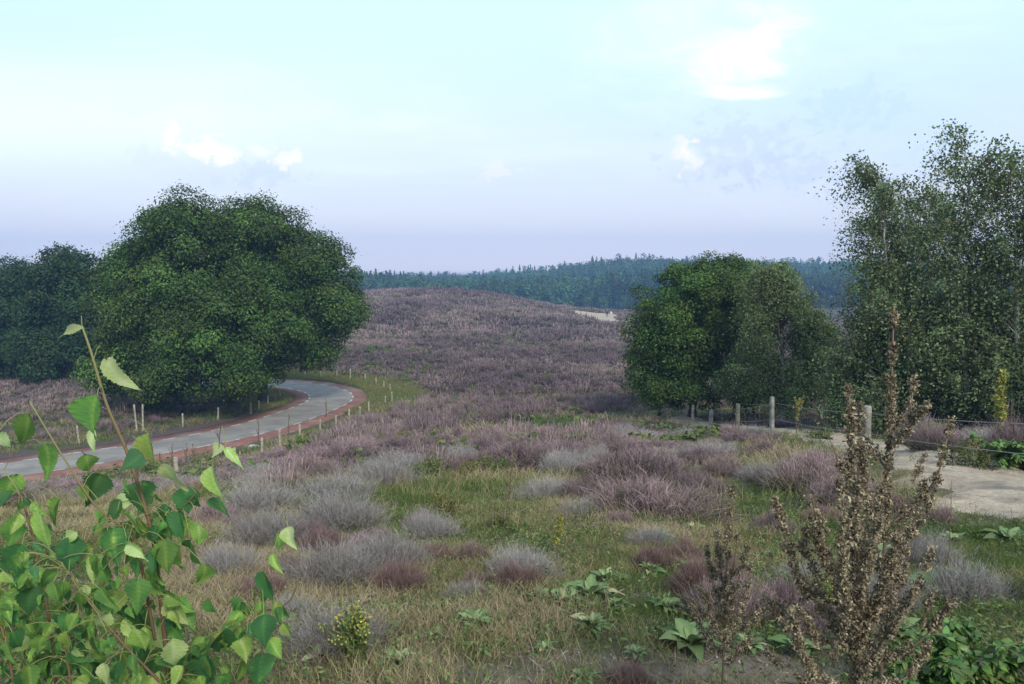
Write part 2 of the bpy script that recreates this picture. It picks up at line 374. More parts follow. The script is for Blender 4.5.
M['weed_stem'] = mat_tone('dry_stem', [(0, (.07, .05, .04)), (1, (.20, .15, .11))], .8, 0, .03, .3)
M['yellow'] = mat_tone('yellow_flower', [(0, (.12, .16, .04)), (.5, (.26, .29, .09)), (1, (.52, .42, .06))], .7, .25, .04, .25)
M['sapling'] = mat_tone('sapling_leaf', [(0, (.032, .105, .040)), (.35, (.058, .165, .052)), (.6, (.13, .27, .060)), (.8, (.26, .38, .085)), (1, (.40, .48, .25))], .6, .38, .03, .28, spec=.22)
M['sap_stem'] = mat_tone('sapling_bark', [(0, (.09, .055, .04)), (.6, (.16, .11, .06)), (1, (.20, .23, .09))], .6)
M['wood'] = mat_mix('weathered_wood', (.32, .31, .29), (.17, .165, .155), 9, c=(.12, .13, .09), cscale=4, bump=.6, bscale=30)
M['wood_pale'] = mat_mix('weathered_round_wood', (.40, .37, .32), (.26, .24, .20), 7, c=(.16, .16, .11), cscale=3, bump=.5, bscale=25)
M['wood_dark'] = mat_mix('mossy_wood', (.10, .10, .085), (.16, .17, .13), 9, bump=.6, bscale=30)
M['wire'] = mat_mix('galvanised_wire', (.30, .31, .32), (.22, .22, .22), 30)

def mat_ground():
    m = bpy.data.materials.new('heath_soil'); m.use_nodes = True; k = NT(m.node_tree)
    p = k.n('ShaderNodeTexCoord').outputs['Object']
    soil = k.mix(k.ss(k.noise(p, 1.6, 6), .35, .65), (.15, .125, .105), (.085, .07, .055))
    moss = k.mix(k.noise(p, 9, 4), (.05, .065, .022), (.11, .12, .045))
    col = k.mix(k.ss(k.noise(p, .9, 6, .6), .42, .58), soil, moss)
    col = k.mix(k.m('MULTIPLY', k.ss(k.noise(p, 55, 4), .45, .75), .6), col, (.27, .24, .205))
    cov = k.mix(k.ss(k.noise(p, .12, 5), .4, .62), (.095, .075, .078), (.08, .08, .05))
    sx = k.n('ShaderNodeSeparateXYZ'); k.put(sx.inputs[0], p)
    col = k.mix(k.ss(sx.outputs[1], 8, 22), col, cov)
    sand = k.n('ShaderNodeAttribute', attribute_name='tone').outputs['Fac']
    sc = k.mix(k.noise(p, 5, 6), (.20, .175, .145), (.11, .092, .072))
    sf = k.ss(k.m('ADD', sand, k.m('MULTIPLY', k.m('SUBTRACT', k.noise(p, 4, 5), .5), .9)), .35, .7)
    col = k.mix(sf, col, sc)
    b = k.n('ShaderNodeBsdfPrincipled'); k.put(b.inputs['Base Color'], col); b.inputs['Roughness'].default_value = .95; b.inputs['Specular IOR Level'].default_value = .1
    bp = k.n('ShaderNodeBump'); bp.inputs['Strength'].default_value = .7; bp.inputs['Distance'].default_value = .03
    k.put(bp.inputs['Height'], k.noise(p, 28, 7, .65)); k.put(b.inputs['Normal'], bp.outputs[0])
    k.put(k.n('ShaderNodeOutputMaterial').inputs[0], b.outputs[0])
    return m

# ------------------------------------------------------------------ ground, road, sand
SOIL = [hit(px, py)[:2] for px, py in [(500, 676), (590, 668), (660, 668), (740, 660), (650, 600), (800, 668)]]
def soil_amount(x, y):
    s = np.zeros(np.shape(x))
    for (a, b), r in zip(SOIL, (.30, .34, .28, .36, .22, .32)):
        s = np.maximum(s, 1 - sst(np.hypot(x - a, (y - b) * 1.3), r * .4, r * 1.2))
    return s
def build_ground():
    na, nr = 380, 460
    a = np.linspace(-1.75, 1.75, na); q = np.geomspace(1.0, 1300, nr) - 8.0 + 1.0
    q = np.r_[-12, q[q > -6.5]]; nr = len(q)
    Y = np.repeat(q, na); X = np.tile(a, nr) * (Y + 14)
    Z = gz(X, Y)
    i = (np.arange(nr - 1)[:, None] * na + np.arange(na - 1)[None]).ravel()
    mb = MB(); mb.add(np.stack([X, Y, Z], 1), np.stack([i, i + 1, i + na + 1, i + na], 1), soil_amount(X, Y))
    tag(mb.build('ground', mat_ground(), smooth=True), 'rolling heathland ground under the heather and grass', kind='structure')
build_ground()

def ribbon(off0, off1, dz, drop=False, s0=0, s1=None):
    P = road[s0:s1]; T = nrm(np.gradient(P[:, :2], axis=0)); N = np.stack([-T[:, 1], T[:, 0]], 1)
    e0 = np.c_[P[:, :2] + N * off0, P[:, 2] + dz]; e1 = np.c_[P[:, :2] + N * off1, P[:, 2] + dz]
    return e0, e1
def build_road():
    asphalt = mat_mix('grey_asphalt', (.25, .238, .222), (.19, .182, .172), .9, c=(.29, .272, .25), cscale=.35, bump=.15, bscale=120, bdist=.004)
    red = mat_mix('red_asphalt', (.235, .112, .092), (.165, .088, .075), .9, c=(.25, .17, .14), cscale=.5, bump=.15, bscale=120, bdist=.004)
    paint = mat_mix('white_paint', (.58, .57, .55), (.36, .35, .34), 3, bump=.1)
    root = tag(bpy.data.objects.new('road', None), 'winding grey road with red cycle strips on both sides', kind='structure'); COL.objects.link(root)
    def sheet(name, o0, o1, dz, mat, skirt=0):
        e0, e1 = ribbon(o0, o1, dz); n = len(e0); cols = [e0, e1]
        if skirt:
            outer = e0 if abs(o0) > abs(o1) else e1; lo = outer.copy(); lo[:, 2] -= .12
            cols = [lo] + cols if outer is e0 else cols + [lo]
        c = len(cols); v = np.stack(cols, 1).reshape(-1, 3); i = np.arange(n - 1)[:, None] * c + np.arange(c - 1)[None]; i = i.ravel()
        mb = MB(); mb.add(v, np.stack([i, i + 1, i + c + 1, i + c], 1)); return mb.build(name, mat, root)
    g = 1.85
    o = sheet('carriageway', -g, g, .0, asphalt)
    for a, b in ((g, 3.25), (-3.25, -g)): sheet('cycle_strip', a, b, .002, red, 1)
    mb = MB()
    for off in (-g, g):
        for s in range(2, len(road) - 4, 4):
            e0, e1 = ribbon(off - .07, off + .07, .007, s0=s, s1=s + 3); v = np.stack([e0, e1], 1).reshape(-1, 3)
            mb.add(v, np.array([[0, 1, 3, 2], [2, 3, 5, 4]]))
    mb.build('lane_marking', paint, root)
build_road()

PATH = spline(np.array([(15, 4.5, 3.2), (8.6, 8.0, 3.0), (7.9, 10.5, 2.1), (7.9, 13.5, 1.15), (8.3, 16.5, .9), (9.3, 21, 1.3), (9.9, 27, 1.3), (9.6, 33, 1.1), (9.0, 40, .9)]), 14)
def path_in(x, y):
    """how far inside the sandy path a point lies, in metres (negative outside)"""
    x = np.atleast_1d(x); y = np.atleast_1d(y); out = np.full(x.shape, -9.)
    near = np.where((y < 65) & (x > 2) & (x < 22) & (y > 0))[0]
    for c in np.array_split(near, max(1, len(near) // 50000 + 1)):
        if len(c) == 0: continue
        d = PATH[None, :, 2] - np.hypot(x[c, None] - PATH[None, :, 0], y[c, None] - PATH[None, :, 1]); out[c] = d.max(1)
    return out
def patch(name, label, x0, x1, y0, y1, step, inside, mat, h=.05):
    nx, ny = int((x1 - x0) / step), int((y1 - y0) / step)
    X, Y = np.meshgrid(np.linspace(x0, x1, nx), np.linspace(y0, y1, ny)); X = X.ravel(); Y = Y.ravel()
    s = inside(X, Y); Z = gz(X, Y) + np.clip(s, -1.2, .35) * h / .35 * 1.0
    i = (np.arange(ny - 1)[:, None] * nx + np.arange(nx - 1)[None]).ravel(); f = np.stack([i, i + 1, i + nx + 1, i + nx], 1)
    f = f[(s[f] > -.5).any(1)]; used = np.unique(f); mp = np.full(len(X), -1); mp[used] = np.arange(len(used))
    mb = MB(); mb.add(np.stack([X, Y, Z], 1)[used], mp[f]); tag(mb.build(name, mat, smooth=True), label, kind='structure')
sand_m = mat_mix('pale_sand', (.47, .395, .305), (.37, .305, .23), 1.6, c=(.27, .225, .175), cscale=2.3, bump=1.0, bscale=5, bdist=.10)
patch('sand_path', 'pale sandy path behind the wire fence', 3.2, 18, 4.5, 60, .16, lambda x, y: path_in(x, y) + (fbm(x * 1.1, y * 1.1, 4, 31) - .5) * 1.5, sand_m)
cl = [at(583, 313.5, 192), at(592, 317, 186), at(602, 319, 182), at(600, 313.5, 192), at(610, 322, 176)]
def clear_in(x, y):
    s = np.full(np.shape(x), -9.)
    for (a, b, _), (rx, ry) in zip(cl, ((3.4, 10), (3.2, 10), (3.6, 10), (4.8, 8), (2.2, 9))):
        s = np.maximum(s, (1 - np.hypot((x - a) / rx, (y - b) / ry)) * 2)
    return s
patch('sand_clearing', 'pale bare sand clearing near the crest of the heather hill', 12, 32, 165, 206, .5, clear_in, sand_m, .25)

# ------------------------------------------------------------------ plants of the heath: templates
def heather_tpl(n, w, lod=0, wild=.03, flow=0.0, side=3):
    """a rounded bush of upright sprigs, about 1 m across and .55 m high"""
    mb = MB()
    r = np.sqrt(rng.random(n)); th = rng.random(n) * 2 * np.pi
    sd = int(rng.integers(9999)); ro = .72 + .62 * vnoise(np.cos(th) * 1.6 + 9, np.sin(th) * 1.6 + 9, sd)
    lump = fbm(r * np.cos(th) * 2.6 + 9, r * np.sin(th) * 2.6 + 9, 2, sd + 3)
    hgt = .54 * np.sqrt(np.clip(1 - (r * .94) ** 2, .04, 1)) * (.6 + .5 * rng.random(n)) * (.30 + 1.25 * lump)
    tip = np.stack([r * ro * .5 * np.cos(th) * 1.1, r * ro * .5 * np.sin(th) * 1.1, hgt], 1) + rng.normal(size=(n, 3)) * wild
    tip[:, 0] += flow * hgt
    base = tip * [.55, .55, 0] + rng.normal(size=(n, 3)) * [.03, .03, 0]; base[:, 2] = -.05
    if lod: base = base * .5 + tip * .5 * [1, 1, .6]; base[:, 2] = np.minimum(base[:, 2], hgt * .4)
    d = tip - base; L = np.linalg.norm(d, axis=1); d /= L[:, None]
    tt = np.clip(.35 + hgt * 1.1 + rng.random(n) * .25, 0, 1) * np.where(rng.random(n) < .34, .58, 1)
    blades(mb, base, d, L * 1.05, w * (.7 + .6 * rng.random(n)), rng.normal(size=(n, 3)) * .12, (.25 if lod else .0), tt, rng.random(n))
    for q in range(side):
        s = .45 + .5 * rng.random(n)
        b = base + d * (L * s)[:, None]; dd = nrm(d + rng.normal(size=(n, 3)) * .55 + [0, 0, .25])
        blades(mb, b, dd, (.07 + .09 * rng.random(n)), w * .8, rng.normal(size=(n, 3)) * .2, tt * s * .8, np.clip(tt + .1 * rng.random(n), 0, 1), rng.random(n))
    return mb
def shrub_tpl(n, L):
    mb = MB()
    c = rng.normal(size=(14, 3)) * [.22, .22, .10] + [0, 0, .26]
    j = rng.integers(0, 14, n); d = rdir(n, .3)
    p = c[j] + d * (.16 * rng.random(n) ** .5)[:, None]; p[:, 2] = np.abs(p[:, 2])
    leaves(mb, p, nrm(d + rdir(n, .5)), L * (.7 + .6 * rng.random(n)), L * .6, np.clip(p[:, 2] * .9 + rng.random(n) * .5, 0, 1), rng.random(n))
    k = 40; tp = c[rng.integers(0, 14, k)] + rng.normal(size=(k, 3)) * .08
    b = tp * [.25, .25, 0]; dd = tp - b; l = np.linalg.norm(dd, axis=1)
    blades(mb, b, dd / l[:, None], l, .012, rng.normal(size=(k, 3)) * .1, 0, .15, .3)
    return mb
TPL = {}
TPL['heather'] = [heather_tpl(1400, .0058, side=5).mesh('heather_bush', M['heather']) for _ in range(5)]
TPL['rust'] = [heather_tpl(1200, .0058, side=4).mesh('faded_heather_bush', M['rust']) for _ in range(3)]
TPL['grey'] = [heather_tpl(1500, .0038, flow=f, side=5, wild=.12).mesh('dead_heather_bush', M['grey']) for f in (-.5, .2, .5, -.2)]
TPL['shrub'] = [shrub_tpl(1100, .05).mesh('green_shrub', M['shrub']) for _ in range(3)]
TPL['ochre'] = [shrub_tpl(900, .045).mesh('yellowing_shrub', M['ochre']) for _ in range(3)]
TPL['heather_mid'] = [heather_tpl(230, .026, 1, side=2).mesh('heather_tuft', M['heather']) for _ in range(4)]
NAMES = {'heather': ('heather_bush', 'heather'), 'heather_mid': ('heather_bush', 'heather'), 'rust': ('faded_heather_bush', 'heather'), 'grey': ('dead_heather_bush', 'dead heather'),
         'shrub': ('green_shrub', 'shrub'), 'ochre': ('yellowing_shrub', 'shrub')}
placed = []
def bush(kind, x, y, wid, hgt, label, group=None):
    me = random.choice(TPL[kind]); px_ = 512 + FPX * x / y
    if 640 < px_ < 880 and y > 15: hgt *= .6
    elif px_ < 300 and y > 13: hgt *= .6
    o = bpy.data.objects.new(NAMES[kind][0], me); COL.objects.link(o)
    o.location = (x, y, g1(x, y) - .02); o.rotation_euler = (0, 0, random.uniform(-3, 3) if kind != 'grey' else random.uniform(-.6, .6))
    o.scale = (wid, wid * random.uniform(.85, 1.1), hgt / .52)
    placed.append((x, y, wid)); return tag(o, label, NAMES[kind][1], group)

# ---- the bushes one can point at: pixel of the foot, width and height in pixels
BUSH = [
    ('heather', 655, 520, 140, 48, 'widest purple heather bush, right of centre below the wire fence', 0),
    ('heather', 640, 487, 110, 42, 'flowering purple heather bush directly behind the widest one', 0),
    ('heather', 765, 458, 48, 28, 'dense dark purple heather bush at the foot of the tallest pale fence post', 0),
    ('heather', 700, 500, 70, 34, 'purple heather bush on the right flank of the widest one', 0),
    ('heather', 815, 490, 90, 40, 'purple heather bush behind the tall dry weeds', 0),
    ('heather', 590, 505, 60, 30, 'purple heather bush on the left flank of the widest one', 0),
    ('heather', 350, 470, 120, 28, 'long dark purple heather bush above the grey dead heather', 0),
    ('heather', 310, 482, 66, 28, 'dark purple heather bush left of the long one', 0),
    ('heather', 405, 455, 80, 20, 'purple heather bush behind the right end of the long one', 0),
    ('heather', 520, 470, 90, 30, 'brownish heather bush around the tall dead stalk', 0),
    ('heather', 570, 462, 80, 24, 'mauve heather bush right of the tall dead stalk', 0),
    ('heather', 245, 478, 60, 22, 'dark heather bush beside the grassy road verge', 0),
    ('heather', 705, 462, 60, 24, 'mauve heather bush in front of the small fence posts', 0),
    ('heather', 660, 452, 70, 22, 'mauve heather bush left of the small fence posts', 0),
    ('heather', 725, 478, 50, 24, 'small heather bush below the dark fence post', 0),
    ('grey', 330, 585, 130, 45, 'nearest grey dead heather bush, right of the birch sapling', 0),
    ('grey', 400, 570, 110, 40, 'grey dead heather bush between two reddish bushes', 0),
    ('grey', 265, 545, 100, 40, 'pale grey dead heather bush beside the birch sapling leaves', 0),
    ('grey', 350, 530, 120, 38, 'pale grey dead heather bush in the middle of the grey patch', 0),
    ('grey', 270, 512, 110, 30, 'grey dead heather bush at the left rim of the grey patch', 0),
    ('grey', 385, 487, 90, 30, 'blue grey dead heather bush below the long dark heather', 0),
    ('grey', 330, 500, 110, 26, 'low blue grey dead heather bush below the dark heather', 0),
    ('grey', 440, 540, 80, 30, 'grey dead heather bush right of the yellowing shrub', 0),
    ('grey', 585, 520, 60, 26, 'grey dead heather bush left of the widest purple bush', 0),
    ('grey', 545, 500, 80, 24, 'grey dead heather bush behind the yellow flower spike', 0),
    ('grey', 470, 600, 60, 22, 'small grey dead heather tuft in the grass near the rosettes', 0),
    ('grey', 650, 545, 60, 20, 'low grey dead heather in front of the widest purple bush', 0),
    ('grey', 760, 480, 60, 20, 'grey dead heather in the grass below the tall fence post', 0),
    ('rust', 325, 555, 54, 32, 'reddish heather tuft inside the grey patch', 0),
    ('rust', 398, 592, 56, 36, 'reddish heather tuft at the lower edge of the grey patch', 0),
    ('rust', 435, 562, 40, 24, 'small reddish heather tuft right of the grey patch', 0),
    ('rust', 520, 590, 50, 36, 'reddish brown heather tuft in the grass left of the rosettes', 0),
    ('rust', 630, 690, 60, 36, 'pinkish heather tuft at the bottom edge on bare soil', 0),
    ('rust', 480, 590, 40, 26, 'small reddish tuft left of the brown tuft', 0),
    ('ochre', 440, 518, 66, 34, 'yellowing shrub right of the grey patch', 0),
    ('ochre', 470, 476, 50, 22, 'yellowing shrub behind the grey dead heather', 0),
    ('ochre', 268, 512, 30, 22, 'small yellow green shrub in the grey patch near the sapling', 0),
    ('shrub', 430, 450, 46, 22, 'dark green shrub in the heather above the grey patch', 0),
    ('shrub', 650, 470, 60, 20, 'green shrub between the purple heather bushes', 0),
    ('shrub', 695, 450, 40, 18, 'green shrub in front of the smallest fence posts', 0),
    ('shrub', 820, 440, 50, 22, 'yellow green shrub at the fence behind the tall dry weeds', 0),
    ('shrub', 740, 452, 40, 16, 'low green shrub between two fence posts', 0),
    ('shrub', 610, 480, 40, 20, 'green shrub left of the flowering purple heather', 0),
    ('shrub', 975, 470, 70, 34, 'leafy green shrub on the sand below the right birches', 0),
    ('heather', 300, 545, 60, 30, 'dark purple heather clump between two grey bushes near the sapling', 0),
    ('heather', 365, 560, 56, 28, 'dark purple heather clump between the two nearest grey bushes', 0),
    ('heather', 330, 520, 60, 22, 'dark brownish heather clump at the heart of the grey patch', 0),
    ('heather', 420, 530, 44, 22, 'brownish heather clump against the yellowing shrub', 0),
    ('grey', 235, 575, 90, 32, 'grey dead heather bush showing through the right side of the birch sapling', 0),
    ('rust', 262, 598, 60, 30, 'brownish heather clump right below the birch sapling leaves', 0),
    ('heather', 215, 530, 70, 30, 'dark heather clump touching the upper leaves of the birch sapling', 0),
    ('grey', 300, 622, 70, 26, 'low grey dead heather tuft behind the yellow flowered plant', 0),
    ('rust', 290, 575, 46, 26, 'reddish heather clump below the grey patch near the sapling', 0),
    ('rust', 470, 560, 44, 22, 'faded heather clump in the green grass right of the grey patch', 0),
    ('shrub', 500, 530, 44, 18, 'low green shrub in the grass around the thin bare stalk', 0),
    ('shrub', 700, 530, 40, 16, 'low green shrub in front of the right flank heather', 0),
    ('heather', 935, 452, 60, 34, 'dark heather bush between the sand and the right birches', 0),
    ('heather', 1030, 470, 80, 60, 'dark heather bush cut by the right edge beside the sand', 0),
]
for kind, px, py, wp, hp, lab, _ in BUSH:
    p = hit(px, py); s = p[1] / FPX
    bush(kind, p[0], p[1], wp * s * (.72 if kind == 'grey' else .9), hp * s * (.8 if kind == 'grey' else .86), lab)

def kind_at(x, y):
    px = 512 + FPX * x / y
    return px
def scatter(n, y0, y1, a=.78, power=1.0):
    """points spread evenly over the seen wedge of ground"""
    y = np.sqrt(rng.random(n) * (y1 ** 2 - y0 ** 2) + y0 ** 2) if power == 1 else y0 * (y1 / y0) ** rng.random(n)
    x = (rng.random(n) * 2 - 1) * a * (y + 1.5); return x, y
def grassy(x, y):
    """0..1: where grass rather than heather grows"""
    g = sst(fbm(x * .16 + 3, y * .16, 3, 21), .50, .60)
    px = 512 + FPX * x / np.maximum(y, 1)
    lim = 5.0 + 2.6 * sst(px, 400, 500)
    g = np.maximum(g, 1 - sst(y, lim - .6, lim + .6 + 1.5 * fbm(x * .5, y * .5, 2, 4)))
    w = sst(px, 690, 740) * (1 - sst(px, 800, 850)) * (1 - sst(y, 12, 19)); g = np.maximum(g, w)
    g = np.maximum(g, sst(px, 490, 530) * (1 - sst(px, 570, 610)) * (1 - sst(y, 8, 12)))
    D, _ = road_dist(x, y); g = np.maximum(g, 1 - sst(D, 6.5, 9.5)); g = np.maximum(g, .9 * (1 - sst(D, 15, 21)) * (1 - sst(px, 285, 325)) * sst(y, 17.5, 21) * (y < 60)); return g, D
TREE_FREE = []
# ---- the other single bushes, up to about three hundred in all
x, y = scatter(3600, 4.9, 46)
o_ = np.argsort(y); x, y = x[o_], y[o_]
G, D = grassy(x, y); pin = path_in(x, y)
vis = gz(x, y)
cnt = {'heather': 15, 'grey': 13}
kn = fbm(x * .12 + 40, y * .12, 3, 77); rr = rng.random(len(x))
for i in range(len(x)):
    if sum(cnt.values()) > 290: break
    if G[i] > .35 + .5 * rr[i] or D[i] < 8.2 or pin[i] > -.4: continue
    px = 512 + FPX * x[i] / y[i]
    if any((x[i] - a) ** 2 + (y[i] - b) ** 2 < (.36 * w + .22 + .010 * y[i]) ** 2 for a, b, w in placed): continue
    far = y[i] > 24
    if (px < 470 and y[i] < 21 and rr[i] < .46) or (px > 520 and rr[i] < .25): kind = 'grey'
    elif (y[i] < 9 and rr[i] < .8) or (px < 470 and y[i] < 16 and rr[i] < .62): kind = 'rust'
    elif rr[i] > .93: kind = 'shrub'
    elif rr[i] > .87: kind = 'ochre'
    else: kind = 'heather'
    zone = ('on the slope left of centre' if px < 430 else 'on the slope in the middle' if px < 620 else 'on the slope towards the wire fence')
    dist = 'far down' if far else 'nearer'
    what = {'heather': 'purple heather bush', 'grey': 'grey dead heather bush', 'rust': 'faded reddish heather bush', 'shrub': 'green leafy shrub', 'ochre': 'yellowing shrub'}[kind]
    where = zone + (', well below the photographer' if far else ' in the nearer heather')
    wd = random.uniform(.7, 1.25) * (1 + y[i] * .006) * (.55 if y[i] < 7 else .8 if y[i] < 10 else 1); cnt[kind] = cnt.get(kind, 0) + 1
    bush(kind, x[i], y[i], wd, wd * random.uniform(.30, .46) * (.85 if px < 470 and y[i] < 21 else 1), f'{what} {where}'.replace('shrubes', 'shrubs'), f'{what}es {where}'.replace('shrubes', 'shrubs'))
YEND = y[i]
x, y = scatter(260, 3.6, 8.5, .62); n_small = 0
for a, b in zip(x, y):
    px = 512 + FPX * a / b
    if n_small >= 26 or px < 250 or path_in(a, b)[0] > -.3 or any((a - p_) ** 2 + (b - q_) ** 2 < (.4 * w_ + .25) ** 2 for p_, q_, w_ in placed): continue
    n_small += 1; w_ = random.uniform(.22, .5); k_ = random.choice(['rust', 'rust', 'heather', 'grey'])
    bush(k_, a, b, w_, w_ * random.uniform(.35, .6), {'rust': 'small faded heather tuft scattered in the near grass', 'heather': 'small purple heather tuft scattered in the near grass', 'grey': 'small grey dead heather tuft scattered in the near grass'}[k_], {'rust': 'small faded tufts in the near grass', 'heather': 'small purple tufts in the near grass', 'grey': 'small grey tufts in the near grass'}[k_])

# ---- the rest of the heather: more than anyone could count
def clear_mask(x, y):
    D, _ = road_dist(x, y)
    return (D > np.where(x > -26, 8.0, 5.4) + 2 * (fbm(x * .3, y * .3, 2, 8) - .5)) & (path_in(x, y) < -.2) & (clear_in(x, y) < -.1)
def far_heather():
    mb = MB()
    for (y0, y1, dens, nspr, w, sc) in ((9, 60, 1.3, 150, .019, 1.05), (60, 115, 1.25, 60, .045, 1.25), (115, 250, .75, 36, .085, 1.7)):
        area = .78 * (y1 ** 2 - y0 ** 2); n = int(area * dens)
        x, y = scatter(n, y0, y1, .76); G, D = grassy(x, y)
        patchy = fbm(x * .09, y * .09, 3, 61)
        ok = clear_mask(x, y) & (rng.random(n) > G * (.95 if y0 < 60 else .4))
        if y0 < 30: ok &= (y > YEND * .8) | (rng.random(n) < .25)
        x, y, patchy = x[ok], y[ok], patchy[ok]; z = gz(x, y) - .04
        var = np.clip(.5 + (patchy - .5) * 3.0 + rng.normal(size=len(x)) * .16, 0, 1)
        px = 512 + FPX * x / y; low = np.where((px > 630) & (px < 880) & (y > 14) & (y < 52), .5, np.where((px < 330) & (y > 13) & (y < 48), .5, 1.0))
        tp = [heather_tpl(nspr, w, 1, side=1) for _ in range(4)]; j = rng.integers(0, 4, len(x))
        for q in range(4):
            s = j == q; t = tp[q]
            tile(mb, np.vstack(t.v), np.vstack(t.f), np.concatenate(t.t), np.stack([x, y, z], 1)[s], sc * (.6 + .8 * rng.random(s.sum())), rng.random(s.sum()) * 6.3, var[s], (.65 + .5 * rng.random(s.sum())) * low[s])
    tag(mb.build('heather', M['heather_far']), 'purple heather covering the valley and the hill beyond the road', kind='stuff')
far_heather()
def green_patches():
    mb = MB()
    x, y = scatter(6500, 18, 235, .74, power=2); q = fbm(x * .05 + 7, y * .05, 3, 91)
    D, _ = road_dist(x, y)
    ok = clear_mask(x, y) & ((q > .60) | (rng.random(len(x)) < .05)); x, y = x[ok], y[ok]
    tp = [shrub_tpl(70, .17) for _ in range(3)]; j = rng.integers(0, 3, len(x))
    for k in range(3):
        s = j == k; t = tp[k]; n = s.sum()
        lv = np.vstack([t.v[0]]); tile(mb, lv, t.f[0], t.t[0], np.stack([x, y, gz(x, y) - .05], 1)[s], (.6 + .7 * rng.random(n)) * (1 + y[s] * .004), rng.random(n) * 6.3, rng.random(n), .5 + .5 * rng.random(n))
    tag(mb.build('bilberry_undergrowth', M['shrub']), 'low green bilberry growing in patches between the heather', kind='stuff')
green_patches()

# ---- grass and litter
def grass():
    mb = MB()
    def lay(x, y, L, w, tone, bend=.5, spread=.35):
        n = len(x); b = np.stack([x, y, gz(x, y) - .01], 1); d = nrm(np.stack([rng.normal(size=n) * spread, rng.normal(size=n) * spread, np.ones(n)], 1))
        be = rng.normal(size=(n, 3)) * [bend, bend, .1]; be[:, 2] -= .25 * bend
        blades(mb, b, d, L, w, be, np.clip(tone - .18, 0, 1), np.clip(tone + .08, 0, 1), rng.random(n))
    # short turf and taller straw near the camera, grown in tufts
    for nt, per, y0, y1, L0, w in ((13000, 30, 2.3, 7.5, .060, .0026), (12000, 24, 7, 14, .085, .0042), (9000, 16, 13, 30, .17, .010), (9000, 12, 28, 62, .26, .024)):
        x, y = scatter(nt, y0, y1, .80); G, D = grassy(x, y); so = soil_amount(x, y)
        keep = (rng.random(nt) < np.maximum(G, .34 if y0 > 6 else .5)) & (D > 4.0) & (path_in(x, y) < .12 + .5 * (rng.random(nt) < .12)) & (rng.random(nt) > so * .66)
        x, y = x[keep], y[keep]; D = D[keep]
        straw = fbm(x * .6, y * .6, 3, 51); tone = np.clip(.20 + (straw - .42) * 3.0 + rng.normal(size=len(x)) * .2, .02, .95)
        px = 512 + FPX * x / y
        tone = np.where(D < 9, np.clip(tone * .7 + .12 + .25 * rng.random(len(x)), 0, .8), tone)
        big = .6 + .9 * fbm(x * .9, y * .9, 2, 57) + .5 * (tone > .55)
        X = np.repeat(x, per) + rng.normal(size=len(x) * per) * .055 * (1 + y0 * .05); Y = np.repeat(y, per) + rng.normal(size=len(x) * per) * .055 * (1 + y0 * .05)
        T = np.repeat(tone, per) + rng.normal(size=len(X)) * .09; B = np.repeat(big, per)
        lay(X, Y, L0 * B * (.5 + .8 * rng.random(len(X))), w * (.7 + .6 * rng.random(len(X))), T)
    tag(mb.build('grass', M['grass']), 'short green turf and taller straw coloured grass', kind='stuff')
    # the verges of the road
    mb = MB(); n = 12000; i = rng.integers(60, len(road) - 1, n); T = nrm(np.gradient(road[:, :2], axis=0)); N = np.stack([-T[:, 1], T[:, 0]], 1)
    o = (3.35 + 5.8 * rng.random(n) ** 1.3) * np.where(rng.random(n) < .5, 1, -1); q = road[i, :2] + N[i] * o[:, None]; D, _ = road_dist(q[:, 0], q[:, 1]); q = q[D > 3.3]
    per = 14; X = np.repeat(q[:, 0], per) + rng.normal(size=len(q) * per) * .14; Y = np.repeat(q[:, 1], per) + rng.normal(size=len(q) * per) * .14
    tn = np.repeat(.38 + .36 * fbm(q[:, 0] * .4, q[:, 1] * .4, 3, 83) + rng.normal(size=len(q)) * .1, per); lay(X, Y, .14 + .28 * rng.random(len(X)), .024, tn, .4)
    tag(mb.build('verge_grass', M['grass']), 'yellow green grass on the verges of the road', kind='stuff')
    # taller bent straw
    mb = MB()
    x, y = scatter(2600, 2.6, 16, .78); G, D = grassy(x, y)
    k = (fbm(x * .5 + 20, y * .5, 3, 55) > .5) & (path_in(x, y) < 0) & (soil_amount(x, y) < .4); x, y = x[k], y[k]
    lay2 = lambda L, w, t: None
    per = 7; X = np.repeat(x, per) + rng.normal(size=len(x) * per) * .07; Y = np.repeat(y, per) + rng.normal(size=len(x) * per) * .07; n = len(X)
    b = np.stack([X, Y, gz(X, Y)], 1); d = nrm(np.stack([rng.normal(size=n) * .3, rng.normal(size=n) * .3, np.ones(n)], 1))
    blades(mb, b, d, (.08 + .20 * rng.random(n) ** 1.5) * np.clip(Y / 5, .75, 1.3), .0016 + .0004 * Y, rng.normal(size=(n, 3)) * [.5, .5, .1], .55, .7 + .3 * rng.random(n), rng.random(n))
    tag(mb.build('straw_grass', M['grass']), 'tall thin straw coloured grass stalks between the heather', kind='stuff')
    # dead twigs and crumbs lying on the soil
    mb = MB(); n = 52000
    x, y = scatter(n, 2.2, 9, .8); b = np.stack([x, y, gz(x, y) + .006], 1)
    d = nrm(np.stack([rng.normal(size=n), rng.normal(size=n), rng.normal(size=n) * .18], 1))
    blades(mb, b, d, .02 + .10 * rng.random(n) ** 2, .0035 + .004 * rng.random(n), rng.normal(size=(n, 3)) * .2, rng.random(n) * .8, rng.random(n), rng.random(n))
    n = 16000; x, y = scatter(n, 2.2, 8, .8); b = np.stack([x, y, gz(x, y) + .008], 1)
    leaves(mb, b, rdir(n, 1.5), .012 + .02 * rng.random(n), .012, rng.random(n), rng.random(n))
    tag(mb.build('plant_litter', M['litter']), 'dead twigs and crumbs lying on the bare soil', kind='stuff')
    # small broad leaved weeds
    mb = MB(); nc = 4200; x, y = scatter(nc, 2.5, 10, .78)
